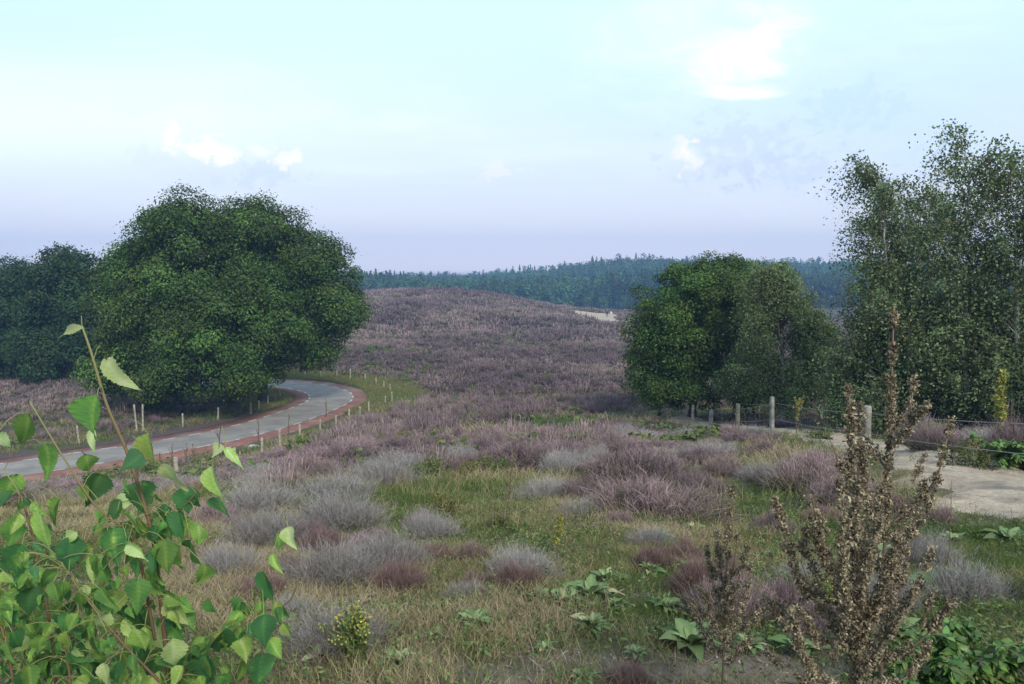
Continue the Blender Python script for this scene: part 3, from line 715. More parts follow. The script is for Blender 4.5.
    q = fbm(x * .8 + 50, y * .8, 3, 71); k = (q > .44) & (soil_amount(x, y) < .5) & (path_in(x, y) < -.1); x, y = x[k], y[k]; per = 26
    X = np.repeat(x, per) + rng.normal(size=len(x) * per) * .07; Y = np.repeat(y, per) + rng.normal(size=len(x) * per) * .07; n = len(X)
    c = np.stack([X, Y, gz(X, Y) + .01 + .07 * rng.random(n)], 1); leaves(mb, c, rdir(n, 1.2), .022 + .022 * rng.random(n), .009 + .008 * rng.random(n), rng.random(n), rng.random(n))
    nc = 520; x, y = scatter(nc, 2.6, 11, .78); k = (fbm(x * .55 + 80, y * .55, 3, 73) > .47) & (soil_amount(x, y) < .75) & (path_in(x, y) < -.1); x, y = x[k], y[k]
    for x0, y0 in zip(x, y):      # taller leafy herbs
        ns = rng.integers(3, 8); h = rng.uniform(.07, .2) * min(1.5, .7 + y0 / 10); z0 = g1(x0, y0)
        for q in range(ns):
            m_ = 12; f = np.linspace(.15, 1, m_); dx, dy = rng.normal(size=2) * .045
            c = np.stack([x0 + dx * (1 + f * 1.4), y0 + dy * (1 + f * 1.4), z0 + f * h * rng.uniform(.7, 1.1)], 1) + rng.normal(size=(m_, 3)) * .012
            leaves(mb, c, rdir(m_, .9), .034 * (1.15 - .5 * f) * rng.uniform(.7, 1.3), .012, np.clip(.35 + .5 * f + rng.normal(size=m_) * .15, 0, 1), rng.random())
    tag(mb.build('ground_cover', M['forb']), 'small green broad leaved weeds carpeting the soil', kind='stuff')
grass()
# ------------------------------------------------------------------ trees
def crown(mb, lobes, n, L, t_up=.35, clump=1.15, inner=.10, fill=.80):
    """leaves in clumps over the surface of a few big lobes (centre, radii)"""
    lobes = np.asarray(lobes, float); area = (lobes[:, 3] * lobes[:, 5]); pr = area / area.sum()
    nc = int(fill * 26 * area.sum() / clump ** 2 / 4); j = rng.choice(len(lobes), nc, p=pr)
    d = rdir(nc, .25); cc = lobes[j, :3] + d * lobes[j, 3:] * (.66 + .46 * rng.random(nc) ** .8)[:, None]
    cr = clump * (.45 + .95 * rng.random(nc) ** 1.3)
    k = rng.choice(nc, n, p=cr ** 2 / (cr ** 2).sum()); e = rdir(n, .25)
    rad = cr[k] * (.30 + .70 * rng.random(n) ** .5 + .24 * np.abs(rng.normal(size=n)))
    p = cc[k] + e * rad[:, None] * [1, 1, .75]
    ni = int(n * inner)
    q = rng.choice(len(lobes), ni, p=pr); p[:ni] = lobes[q, :3] + rdir(ni) * lobes[q, 3:] * (rng.random(ni) ** .4 * .8)[:, None]
    nor = nrm(e * .7 + d[k] * .5 + rdir(n, .5) * .9)
    tone = np.clip(.40 + (rng.random(nc)[k] - .5) * .35 + rng.normal(size=n) * .2, 0, 1); var = np.clip(.5 + (rng.random(nc)[k] - .5) * .7 + rng.normal(size=n) * .15, 0, 1)
    leaves(mb, p, nor, L * (.6 + .95 * rng.random(n) ** 1.5), L * .62, tone, var)
    return cc
def broad_tree(name, label, cat, x, y, lobes, n, L, r0, mat='oak', bark='bark', group=None, clump=1.1, lean=(0, 0), limb_n=16, inner=.12):
    """lobes: x, y, z of the centre and three radii, in world metres"""
    z = g1(x, y); org = np.array([x, y, z - .1]); root = empty(name, org, label, cat, group)
    lobes = np.array(lobes, float); lobes[:, 3:] *= .94
    cb = MB(); cc = crown(cb, lobes, n, L, clump=clump, inner=inner); cb.build('crown', M[mat], root, org)
    lobes = np.asarray(lobes, float); top = lobes[:, :3].mean(0)
    tb = MB(); fork = np.array([x + lean[0], y + lean[1], z + (top[2] - z) * .55])
    tr = curve(org, fork, n=6, wob=.05); tube(tb, tr, np.linspace(r0 * 1.15, r0 * .62, 6) * np.array([1.35, 1, 1, 1, 1, 1]), 9)
    for i in range(limb_n):
        e = cc[rng.integers(len(cc))]; s = tr[rng.integers(2, 6)]; dd = e - s; 
        tube(tb, curve(s, s + dd * .92, (0, 0, np.linalg.norm(dd) * .10), 6, .12), np.linspace(r0 * .38, r0 * .06, 6), 5)
    tb.build('trunk', M[bark], root, org, smooth=True)
    return root
def lobe(px, py, Y, rpx, rpy=None, ry=None):
    p = at(px, py, Y); s = Y / FPX; rx = rpx * s; rz = (rpy or rpx) * s
    return (*p, rx, ry or rx, rz)
tA = hit(235, 413); tB = hit(264, 404)
YA, YB = tA[1], tB[1]
broad_tree('oak_tree', 'tallest dark oak in the middle of the big clump inside the road bend', 'tree', tA[0], YA,
    [lobe(195, 285, YA, 62, 76), lobe(235, 330, YA - 1, 70, 66), lobe(185, 245, YA + 1, 45, 44), lobe(215, 366, YA - 2, 58, 24), (lobe(150, 310, YA, 42, 60))], 165000, .21, .42, clump=1.08)
broad_tree('oak_tree', 'spreading oak at the right of the big clump, overhanging the road bend', 'tree', tB[0], YB,
    [lobe(275, 265, YB, 52, 54), lobe(312, 300, YB, 48, 56), lobe(268, 342, YB - 1, 50, 40), lobe(325, 325, YB - 1, 36, 38), lobe(252, 238, YB, 36, 34), lobe(300, 352, YB, 30, 20)], 135000, .21, .40, clump=1.05)
broad_tree('oak_tree', 'lower oak at the left of the big clump with foliage down to the heath', 'tree', at(142, 405, YA + 2)[0], YA + 2,
    [lobe(140, 310, YA + 2, 40, 56), lobe(135, 365, YA + 1, 44, 38), lobe(128, 285, YA + 3, 28, 36), lobe(160, 382, YA, 36, 22)], 95000, .21, .34, clump=1.05)
for lab, px, Y, lb, n in [
        ('dark rounded tree directly left of the big oak clump', 70, 82, [(64, 305, 34, 50), (80, 335, 28, 42), (50, 350, 34, 34), (66, 278, 26, 26)], 52000),
        ('dark tree cut by the left edge of the photo behind the sapling', 8, 86, [(8, 315, 34, 46), (30, 340, 30, 42), (-14, 340, 34, 40), (20, 290, 24, 24)], 52000),
        ('dark tree mostly hidden behind the left end of the big oak clump', 108, 92, [(108, 320, 30, 44), (112, 350, 28, 36)], 32000)]:
    b = at(px, 390, Y)
    broad_tree('dense_tree', lab, 'tree', b[0], Y, [lobe(a_, c_, Y, r1, r2) for a_, c_, r1, r2 in lb], n, .30, .32, 'dark_tree', clump=1.3)
broad_tree('dense_tree', 'dark tree beyond the left edge of the photo', 'tree', at(-70, 390, 84)[0], 84, [lobe(-70, 315, 84, 44, 52), lobe(-66, 350, 84, 46, 36)], 36000, .32, .32, 'dark_tree', clump=1.3)
YR = 41
oR = at(692, 410, YR)
broad_tree('oak_tree', 'round dark oak behind the small fence posts', 'tree', oR[0], YR,
    [lobe(690, 315, YR, 52, 52), lobe(668, 345, YR, 38, 44), lobe(715, 295, YR + .5, 42, 36), lobe(705, 360, YR, 48, 36), lobe(665, 372, YR - .5, 34, 24), lobe(735, 300, YR + 2, 34, 36)], 120000, .13, .20, clump=.62, limb_n=20)

def birch(name, label, base, top, nb, blen, ntw, twl, droop, lf, L, r0, h0=.2, group=None, fork=None, lean=0.0, cat='tree', prof=1.0, mat='birch', gap=None):
    """white trunk, rising limbs and fine hanging twigs of small leaves"""
    base = np.asarray(base, float); top = np.asarray(top, float); H = top[2] - base[2]
    root = empty(name, base, label, cat, group); tb = MB(); lb = MB()
    tr = curve(base - [0, 0, .1], top, (lean, 0, 0), 14, H * .008); tube(tb, tr, np.linspace(r0, .012, 14), 7)
    hs = h0 + (1 - h0) * np.sort(rng.random(nb)) ** .9
    for h in hs:
        f = h * 13; i = int(min(f, 12)); s = tr[i] * (1 - f + i) + tr[i + 1] * (f - i)
        th = rng.random() * 6.283; ln = blen * (.35 + .65 * (1 - h) ** .7) * (.7 + .5 * rng.random()) * (prof if h < .4 else 1)
        d = nrm(np.array([math.cos(th), math.sin(th), .55 + .5 * h + .2 * rng.normal()]))
        e = s + d * ln; bp = curve(s, e, (0, 0, ln * .10), 6, ln * .02)
        tube(tb, bp, np.linspace(r0 * .34 * (1 - h * .7), .006, 6), 4, m=1 if h > .5 else 0)
        n = ntw; q = rng.random(n) * .85 + .2; q = np.clip(q, 0, 1); p0 = np.stack([np.interp(q, np.linspace(0, 1, 6), bp[:, a]) for a in range(3)], 1)
        dt = nrm(d * .6 + rng.normal(size=(n, 3)) * .6 + [0, 0, .2]); tl = twl * (.5 + .8 * rng.random(n))
        T = np.linspace(0, 1, lf)[None, :, None]
        P = p0[:, None] + dt[:, None] * (tl[:, None, None] * T) + np.array([0, 0, -1]) * (droop * tl[:, None, None] * T ** 1.8)
        # fine twig itself
        dd = P[:, -1] - p0; l = np.linalg.norm(dd, axis=1); blades(tb, p0, dd / l[:, None], l, .004, np.array([[0, 0, -.25]]) * np.ones((n, 1)) * droop, 0, .2, .3, m=1)
        c = (P + rng.normal(size=P.shape) * twl * .065).reshape(-1, 3)
        if gap is not None: c = c[~((np.hypot((c[:, 0] - gap[0]) / gap[3], (c[:, 2] - gap[2]) / gap[4]) < 1) & (c[:, 1] < gap[1] + .2) & (rng.random(len(c)) < .9))]
        elif name == 'birch_tree': c = c[rng.random(len(c)) < 1 - .3 * sst((c[:, 2] - base[2]) / H, .4, .75)]
        m = len(c)
        leaves(lb, c, nrm(rdir(m, .4)), L * (.7 + .6 * rng.random(m)), L * .7, np.clip(.5 + rng.normal(size=m) * .22, 0, 1), np.clip(rng.random() * .6 + .2 + rng.normal(size=m) * .15, 0, 1))
    tb.build('trunk', [M['birch_bark'], M['weed_stem']], root, base, smooth=True); lb.build('crown', M[mat], root, base)
    return root
YW = 36; b = at(782, 416, YW); b[2] = g1(b[0], b[1])
birch('weeping_birch', 'weeping birch with a leaning white trunk, right of the round dark oak', b, at(768, 282, YW), 84, 2.9, 34, 1.25, 1.15, 19, .095, .11, h0=.04, lean=.35, prof=1.0, mat='birch_light', gap=(*at(776, 338, YW), .5, 1.2))
b2 = at(822, 418, 35); b2[2] = g1(b2[0], b2[1])
birch('young_birch', 'low bushy birch between the weeping birch and the tall birches', b2, at(812, 318, 35), 50, 1.6, 30, .8, .7, 14, .095, .06, h0=.03, mat='birch_light')
for lab, px, pt, top, Y, nb, bl in [
        ('slender birch at the left of the right hand birch group, leaning out over the heath', 905, 876, 178, 25, 66, 2.5),
        ('tallest birch in the right hand birch group', 962, 965, 156, 24, 72, 2.6),
        ('birch with a double crown cut by the right edge of the photo', 1015, 1012, 170, 23, 64, 2.4),
        ('low bushy birch at the front left of the right hand birch group', 880, 878, 232, 26, 60, 2.0),
        ('birch standing at the back of the right hand birch group', 925, 928, 205, 28, 74, 2.9)]:
    b = at(px, 440, Y); b[2] = g1(b[0], b[1])
    birch('birch_tree', lab, b, at(pt, top, Y), nb, bl, 21, 1.15, 1.05, 16, .095, .10, h0=.06, lean=random.uniform(-.2, .2))
b = at(1085, 440, 22); b[2] = g1(b[0], b[1])
birch('birch_tree', 'birch just beyond the right edge of the photo', b, at(1080, 150, 22), 46, 2.2, 20, .85, .45, 11, .09, .10, h0=.1)
for lab, px, py, Y, rp, rz in [('dark bush under the left end of the right hand birches', 872, 405, 26, 42, 60), ('dark bush under the middle of the right hand birches', 935, 385, 25.5, 58, 76),
                               ('dark bush under the right hand birches beside the yellow spike', 1005, 385, 24.5, 60, 76), ('dark leafy bush at the far right under the birches', 1050, 410, 22, 50, 56), ('dark bush between the round dark oak and the weeping birch', 752, 390, 38, 32, 30)]:
    b = at(px, 440, Y)
    broad_tree('understorey_bush', lab, 'bush', b[0], Y, [lobe(px, py - 8, Y, rp, rz), lobe(px + rp * .5, py - rz * .5, Y + .4, rp * .6, rz * .7), lobe(px - rp * .5, py - rz * .3, Y + .3, rp * .6, rz * .6)], 34000, .095, .06, 'birch', clump=.42, limb_n=10)
broad_tree('understorey_bush', 'green bush at the foot of the round dark oak', 'bush', at(660, 405, 40)[0], 40, [lobe(662, 392, 40, 26, 16), lobe(690, 396, 39.5, 26, 12)], 12000, .13, .05, 'oak', clump=.4, limb_n=6)

# the wood beyond the hill: one mass, with single trees along its edge
def far_tree_tpl(kind, n):
    mb = MB()
    if kind == 'conifer':
        h = rng.random(n) ** .8; r = 3.0 * (1 - h) ** .8 * (.55 + .5 * rng.random(n)); th = rng.random(n) * 6.283
        p = np.stack([r * np.cos(th), r * np.sin(th), 3 + h * 19 - .25 * r], 1)
        leaves(mb, p, rdir(n, .9), 1.3 + .6 * rng.random(n), .75, .25 + .3 * rng.random(n), rng.random(n))
    else:
        c = rng.normal(size=(9, 3)) * [1.9, 1.9, 3.0] + [0, 0, 12]; j = rng.integers(0, 9, n); d = rdir(n, .3)
        p = c[j] + d * (2.6 * (.5 + .5 * rng.random(n)))[:, None]
        leaves(mb, p, nrm(d + rdir(n, .3) * .6), 1.2 + .6 * rng.random(n), .9, .3 + .5 * rng.random(n), rng.random(n))
    k = 8; th = np.arange(k) / k * 6.283; tube(mb, [(0, 0, -1), (0, 0, 6), (0, 0, 13)], [.3, .25, .15], 5, t=0)
    return mb
def only_quads(mb):
    vs_, fs = np.vstack(mb.v), np.vstack([f for f in mb.f if f.shape[1] == 4]); return vs_, fs, np.concatenate(mb.t)
FT = [only_quads(far_tree_tpl('conifer', 150)) for _ in range(3)] + [only_quads(far_tree_tpl('broad', 200)) for _ in range(4)]
def forest(name, label, y0, y1, a0, a1, n, conif, hmul=1.0, tall=None):
    mb = MB()
    y = y0 + (y1 - y0) * rng.random(n) ** 1.2; a = a0 + (a1 - a0) * rng.random(n); x = a * y; z = gz(x, y)
    pc = fbm(x * .012, y * .012, 3, 13); kind = np.where(rng.random(n) < np.clip((pc - .5) * 4 + conif, 0, 1), rng.integers(0, 3, n), rng.integers(3, 7, n))
    sc = (.72 + .4 * rng.random(n)) * hmul * (.8 + .4 * pc)
    var = np.clip(.55 + (fbm(x * .02 + 9, y * .02, 3, 17) - .5) * 2.2 + rng.normal(size=n) * .22, 0, 1)
    for q in range(7):
        s = kind == q
        if s.any(): tile(mb, *FT[q], np.stack([x, y, z], 1)[s], sc[s] * (.9 if q < 3 else 1), rng.random(s.sum()) * 6.3, var[s])
    tag(mb.build(name, M['forest']), label, kind='stuff')
forest('forest', 'hazy blue mixed wood beyond the heather hill', 385, 470, -.85, .85, 2800, -.25, .92)
forest('forest', 'far wooded ridge rising behind the nearer wood', 560, 720, -.9, .9, 3200, -.1, .95)
forest('forest', 'farthest wooded ridge on the skyline', 880, 1020, -.9, .9, 2200, -.2, .95)
edge = []
for i, px in enumerate([418, 524, 552, 566, 588, 602, 622, 640, 486, 395, 455, 660]):
    Y = 372 + random.uniform(-8, 8); a_, _e = ray(px, 300); x_ = a_ * Y; h_ = random.uniform(.5, .72)
    tv, tf, tt = FT[3 + i % 4]; mb = MB(); mb.add(tv * h_, tf, tt, random.uniform(.5, .95))
    nq = (tv.shape[0] - 18); o = empty('broadleaf_tree', (x_, Y, g1(x_, Y)), 'low rounded broadleaf tree at the near edge of the far wood', 'tree', 'broadleaf trees along the edge of the far wood')
    lv = MB(); nl = (len(tv) - 16) // 4 * 4; lv.add(tv[:nl] * h_, np.arange(nl).reshape(-1, 4), tt[:nl], random.uniform(.55, 1)); lv.build('crown', M['forest'], o)
    tk = MB(); tube(tk, [(0, 0, -1), (0, 0, 3), (0, 0, 7)], [.25, .2, .1], 6); tk.build('trunk', M['bark'], o)

# ------------------------------------------------------------------ fences, posts
def post_mesh(h, w, round_=False, slant=.0):
    """weathered timber post, corners worn, top a little slanted"""
    mb = MB(); k = 10 if round_ else 8
    an = np.linspace(0, 2 * np.pi, k, endpoint=False) + .39
    prof = np.stack([np.cos(an), np.sin(an)], 1)
    if not round_: prof = np.sign(prof) * np.abs(prof) ** .45 * .86
    rows = []
    for t in (-.25, .0, .35, .7, .96, 1.0):
        r = w / 2 * (1 - .06 * max(t, 0)) * (.86 if t == 1.0 else 1) ; pr = prof * r * (1 + rng.normal(size=(k, 1)) * .03)
        rows.append(np.c_[pr, np.full(k, t * h) + (slant * pr[:, 0] if t > .9 else 0)])
    v = np.vstack(rows); n = len(rows); i = np.arange(n - 1)[:, None] * k; j = np.arange(k)[None]; j2 = (j + 1) % k
    mb.add(v, np.stack([i + j, i + j2, i + k + j2, i + k + j], -1).reshape(-1, 4))
    c = rows[-1].mean(0); mb.add(np.vstack([rows[-1], c]), np.stack([np.arange(k), (np.arange(k) + 1) % k, np.full(k, k)], 1)[:, [0, 1, 2]])
    return mb
def wire_fence():
    spec = [(868, 406, 17.0, .25, 0, 'wood'), (773, 397, 24, .20, 0, 'wood'), (738, 404, 27.5, .22, 1, 'wood_dark'), (711, 410, 33, .24, 0, 'wood'), (693, 405, 38, .20, 0, 'wood'), (681, 404, 44, .22, 0, 'wood')]
    first = at(868, 406, 17); root = empty('wire_fence', (first[0], first[1], g1(first[0], first[1])), 'wire fence on weathered posts running from the sandy path to the round dark oak', 'fence')
    org = np.array(root.location); tops = []
    extra = np.array([7.05, 9.0, g1(7.05, 9.0) + 1.02]); 
    for px, py, Y, w, rd, mt in spec:
        t = at(px, py, Y); z = g1(t[0], t[1]); h = t[2] - z
        o = post_mesh(h, w * .78, rd, .15).build('post', M[mt], root); o.location = np.array([t[0], t[1], z]) - org; o.rotation_euler = (random.uniform(-.03, .03), random.uniform(-.03, .03), random.uniform(0, .6)); tops.append((np.array([t[0], t[1], z]), h))
    tops = [(np.array([7.05, 8.6, g1(7.05, 8.6)]), 1.05)] + tops
    o = post_mesh(1.15, .2, 0, .1).build('post', M['wood'], root); o.location = tops[0][0] - org
    for fr in (.86, .45):
        mb = MB(); P = [b + [0, -.1, h * fr] for b, h in tops]
        for a, b in zip(P[:-1], P[1:]): tube(mb, curve(a, b, (0, 0, -.05), 8), .006, 5)
        mb.build('wire', M['wire'], root, org)
wire_fence()
OUT = [(300, 441, 16), (262, 456, 18), (336, 428, 12), (360, 419, 12), (280, 449, 20), (320, 431, 11), (349, 424, 14), (369, 414, 12), (385, 405, 8), (392, 403, 11), (390, 392, 8), (384, 389, 6), (376, 385, 6), (365, 381, 6), (350, 380, 11), (337, 378, 6), (321, 378, 7), (305, 376, 6), (235, 470, 20), (178, 484, 21)]
INN = [(183, 427, 13), (218, 420, 12), (251, 414, 11), (259, 411, 10), (268, 406, 10), (275, 403, 9), (280, 399, 8), (137, 432, 27), (143, 431, 26), (79, 443, 17)]
pm = [post_mesh(1.0, .11, 1, .1).mesh('fence_post', M['wood_pale']) for _ in range(3)]
for row, lab, grp in ((OUT, 'short pale wooden post in the row along the outer side of the road bend', 'wooden posts along the outer side of the road'), (INN, 'short pale wooden post in the row between the oaks and the road', 'wooden posts between the oaks and the road')):
    for px, py, hp in row:
        p = hit(px, py); o = bpy.data.objects.new('fence_post', random.choice(pm)); COL.objects.link(o)
        o.location = p; h = max(.75, min(1.9, hp * p[1] / FPX * 1.05)); o.scale = (1.15, 1.15, h); o.rotation_euler = (random.uniform(-.06, .06), random.uniform(-.06, .06), random.random() * 6)
        l = lab
        if hp > 24: l = ('taller ' + lab[6:]) if px == 137 else 'second taller post beside its twin left of the oak trunks'
        tag(o, l, 'post', grp)
p = hit(254, 447.5); mb = MB(); an = np.linspace(0, 6.283, 9, endpoint=False); ring = lambda r, z: np.c_[np.cos(an) * r * .32, np.sin(an) * r * .22, np.full(9, z)] * (1 + .12 * np.cos(an * 2 + 1))[:, None]
v = np.vstack([ring(1, -.03), ring(1.05, .06), ring(.8, .13), ring(.3, .15)]); i = np.arange(3)[:, None] * 9; j = np.arange(9)[None]
mb.add(v, np.stack([i + j, i + (j + 1) % 9, i + 9 + (j + 1) % 9, i + 9 + j], -1).reshape(-1, 4)); mb.add(ring(.3, .15), [[0, 1, 2, 3], [0, 3, 4, 5], [0, 5, 6, 7], [0, 7, 8, 8]][:3])
pale = mat_mix('pale_stone', (.62, .62, .60), (.48, .48, .46), 5)
tag(mb.build('stone', pale, origin=tuple(p)), 'flat white stone lying at the near edge of the road', 'stone')
for v_ in bpy.data.objects['stone'].data.vertices: v_.co += Vector(p)

# ------------------------------------------------------------------ two walkers on the far sand
def walker(x, y, rz, label, cols, mirror=1):
    J = {'pelvis': (0, 0, .93, .13), 'waist': (0, 0, 1.08, .12), 'chest': (0, .01, 1.30, .15), 'neck0': (0, 0, 1.46, .06), 'neck': (0, .01, 1.52, .052), 'head': (0, .02, 1.62, .085), 'crown': (0, .01, 1.72, .07)}
    E = [('pelvis', 'waist'), ('waist', 'chest'), ('chest', 'neck0'), ('neck0', 'neck'), ('neck', 'head'), ('head', 'crown')]
    for s, n, st in ((-1, 'l', .22 * mirror), (1, 'r', -.18 * mirror)):
        J.update({'hip' + n: (.09 * s, 0, .88, .095), 'knee' + n: (.10 * s, st * .6 + .03, .49, .06), 'ank' + n: (.10 * s, st, .10, .042), 'toe' + n: (.11 * s, st + .17, .035, .035),
                  'sho' + n: (.19 * s, 0, 1.40, .062), 'elb' + n: (.25 * s, -st * .5 - .03, 1.13, .045), 'wri' + n: (.25 * s, -st * .8 + .08, .90, .032), 'han' + n: (.25 * s, -st * .9 + .12, .81, .035)})
        E += [('pelvis', 'hip' + n), ('hip' + n, 'knee' + n), ('knee' + n, 'ank' + n), ('ank' + n, 'toe' + n), ('chest', 'sho' + n), ('sho' + n, 'elb' + n), ('elb' + n, 'wri' + n), ('wri' + n, 'han' + n)]
    ks = list(J); me = bpy.data.meshes.new('person'); me.from_pydata([J[k][:3] for k in ks], [(ks.index(a), ks.index(b)) for a, b in E], [])
    o = bpy.data.objects.new('person', me); COL.objects.link(o); sk = o.modifiers.new('skin', 'SKIN'); o.modifiers.new('smooth', 'SUBSURF').render_levels = 2
    for i, k in enumerate(ks): me.skin_vertices[0].data[i].radius = (J[k][3], J[k][3])
    me.skin_vertices[0].data[0].use_root = True
    m = bpy.data.materials.new('walking_clothes'); m.use_nodes = True; kk = NT(m.node_tree)
    sx = kk.n('ShaderNodeSeparateXYZ'); kk.put(sx.inputs[0], kk.n('ShaderNodeTexCoord').outputs['Object'])
    c = kk.ramp(kk.m('DIVIDE', sx.outputs[2], 2.0), [(0, (.04, .035, .03)), (.05, cols[1]), (.46, cols[0]), (.745, (.42, .28, .21))], 'CONSTANT')
    b_ = kk.n('ShaderNodeBsdfPrincipled'); kk.put(b_.inputs['Base Color'], c); b_.inputs['Roughness'].default_value = .85; kk.put(kk.n('ShaderNodeOutputMaterial').inputs[0], b_.outputs[0]); me.materials.append(m)
    o.location = (x, y, g1(x, y) + .1); o.rotation_euler = (0, 0, rz); tag(o, label, 'person')
    hb = MB(); u_ = np.linspace(0, 6.283, 10, endpoint=False); rows = [np.c_[np.cos(u_) * r, np.sin(u_) * r * 1.1 - .015, np.full(10, z_)] for r, z_ in ((.10, 1.60), (.112, 1.68), (.10, 1.75), (.06, 1.80), (.01, 1.815))]
    i = np.arange(4)[:, None] * 10; j = np.arange(10)[None]; hb.add(np.vstack(rows), np.stack([i + j, i + (j + 1) % 10, i + 10 + (j + 1) % 10, i + 10 + j], -1).reshape(-1, 4))
    h = hb.build('hair', M['weed_stem'], o, smooth=True)
w1 = at(607, 320, 186); w2 = at(611, 320.5, 186)
walker(w1[0], w1[1], R(25), 'person in dark clothing walking on the far sand clearing', ((.02, .022, .03), (.025, .025, .03)))
walker(w2[0], w2[1], R(20), 'person in pale clothing walking beside the one in dark clothing', ((.55, .58, .60), (.40, .45, .52)), -1)

# ------------------------------------------------------------------ plants near the camera
def rosette(px, py, wpx, label, n=None, kind='mullein', up=.75, yl=0):
    """a ground rosette of broad woolly leaves"""
    p = hit(px, py); Rr = wpx * p[1] / FPX * .5; mb = MB(); n = n or random.randint(15, 22)
    for i in range(n):
        f = i / n; th = i * 2.4 + random.uniform(-.3, .3); ln = Rr * (1.05 - .45 * f) * random.uniform(.8, 1.15); w = ln * random.uniform(.36, .50); el = (.35 + .95 * f * up) + random.uniform(-.1, .2)
        s = np.linspace(0, 1, 8); prof = np.sin(np.pi * np.clip(s * .93 + .05, 0, 1) ** .95) * .5 * w; prof[-1] = .002
        rr_ = ln * s * math.cos(el) * (1 + .2 * s); zz = ln * (s * math.sin(el) - .42 * s ** 2.4 * math.cos(el)) + .02
        cs = np.stack([rr_ * math.cos(th), rr_ * math.sin(th), zz], 1); sd = np.array([-math.sin(th), math.cos(th), 0])
        wav = rng.normal(size=8) * .02 * ln; tw = random.uniform(-.35, .35)
        A_ = cs + sd * prof[:, None] + np.c_[np.zeros((8, 2)), prof * .38 + wav + tw * prof]; B_ = cs - sd * prof[:, None] + np.c_[np.zeros((8, 2)), prof * .38 - wav - tw * prof]
        v = np.stack([A_, cs, B_], 1).reshape(-1, 3); q = np.arange(7)[:, None] * 3
        fc = np.concatenate([q + [0, 1, 4, 3], q + [1, 2, 5, 4]], 1).reshape(-1, 4)
        old = random.random() < (.16 if i < n * .5 else .03)
        bt = (.95 if old else .22 + .45 * f + random.uniform(-.12, .15)); t = np.stack([np.full(8, bt), np.full(8, bt + .22), np.full(8, bt)], 1).ravel(); mb.add(v, fc, np.clip(t, 0, 1), random.random())
    o = mb.build('mullein_rosette', M[kind], origin=(0, 0, 0), smooth=True); o.location = p; return tag(o, label, 'plant')
ROS = [(690, 652, 84, 'largest woolly leaf rosette, left of the short dry weed'), (590, 600, 66, 'grey green rosette at the centre of the rosette cluster'), (606, 584, 46, 'upright rosette at the back of the rosette cluster'),
       (566, 606, 52, 'rosette at the left of the rosette cluster'), (592, 632, 50, 'rosette at the front of the rosette cluster'), (474, 630, 52, 'lone grey green rosette left of the rosette cluster'),
       (637, 662, 36, 'small pale rosette on the bare soil left of the largest one'), (585, 684, 40, 'small rosette at the bottom edge on bare soil'), (400, 672, 56, 'rosette with an upright leaf at the bottom edge beside the yellow flowered plant'),
       (748, 652, 48, 'rosette right of the short dry weed'), (692, 533, 34, 'rosette in front of the purple heather, right of the widest bush'), (660, 540, 28, 'small green rosette below the widest purple bush'),
       (650, 575, 34, 'rosette in the straw behind the largest one'), (320, 668, 56, 'pale rosette under the birch sapling near the yellow flowered plant'), (286, 630, 40, 'rosette right of the birch sapling leaves'),
       (690, 574, 36, 'rosette left of the short dry weed tip'), (880, 560, 60, 'rosette behind the tall dry weed'), (965, 600, 96, 'big green rosette behind the tall dry weed on its right'), (1010, 545, 60, 'green rosette at the right edge below the sand'),
       (360, 655, 40, 'small rosette behind the yellow flowered plant'), (935, 560, 50, 'grey rosette below the sand beside the dry weed'), (724, 610, 40, 'rosette right behind the short dry weed'), (800, 655, 60, 'rosette at the foot of the tall dry weed')]
ROS += [(540, 604, 34, 'small rosette at the far left of the rosette cluster'), (618, 612, 34, 'small rosette at the right of the rosette cluster'), (515, 575, 26, 'tiny rosette beside the brown heather tuft'), (436, 640, 30, 'small rosette between the yellow flowered plant and the lone grey green rosette'),
        (545, 655, 30, 'small rosette at the left rim of the bare soil'), (668, 612, 40, 'rosette in the straw above the largest one'), (705, 600, 34, 'small rosette left of the short dry weed stalk'), (820, 610, 44, 'rosette among the lower branches of the large dry weed'), (770, 560, 30, 'small rosette in the grass left of the large dry weed'),
        (900, 640, 60, 'rosette right of the foot of the large dry weed'), (955, 545, 40, 'small rosette at the lower edge of the sand')]
for px, py, w, lab in ROS: rosette(px, py, w, lab, up=random.uniform(.6, .95))

def weed_branch(mb_s, mb_h, P, r, dens, size, t0=.12):
    """one stalk packed with dry seed heads"""
    P = np.asarray(P); tube(mb_s, P, np.linspace(r, r * .35, len(P)), 5, t=np.linspace(.2, .8, len(P)))
    sg = np.r_[0, np.cumsum(np.linalg.norm(np.diff(P, axis=0), axis=1))]; ln = sg[-1]; n = max(6, int(ln * dens))
    s = t0 + (1 - t0) * rng.random(n); s = s[vnoise(s * ln * 28, s * 0 + ln * 77, 3) > .30] if dens > 200 else s; n = len(s); c = np.stack([np.interp(s * ln, sg, P[:, a]) for a in range(3)], 1)
    off = rdir(n, .2) * (size * (.55 + .75 * rng.random(n)))[:, None] * (1.15 - .55 * s)[:, None]; c = c + off
    k = 9; C = np.repeat(c, k, 0) + rng.normal(size=(n * k, 3)) * size * .30; N = rdir(n * k, .2)
    leaves(mb_h, C, N, size * (.5 + .7 * rng.random(n * k)), size * .42, np.clip(np.repeat(.2 + .6 * rng.random(n), k) + rng.normal(size=n * k) * .18, 0, 1), np.repeat(rng.random(n), k))
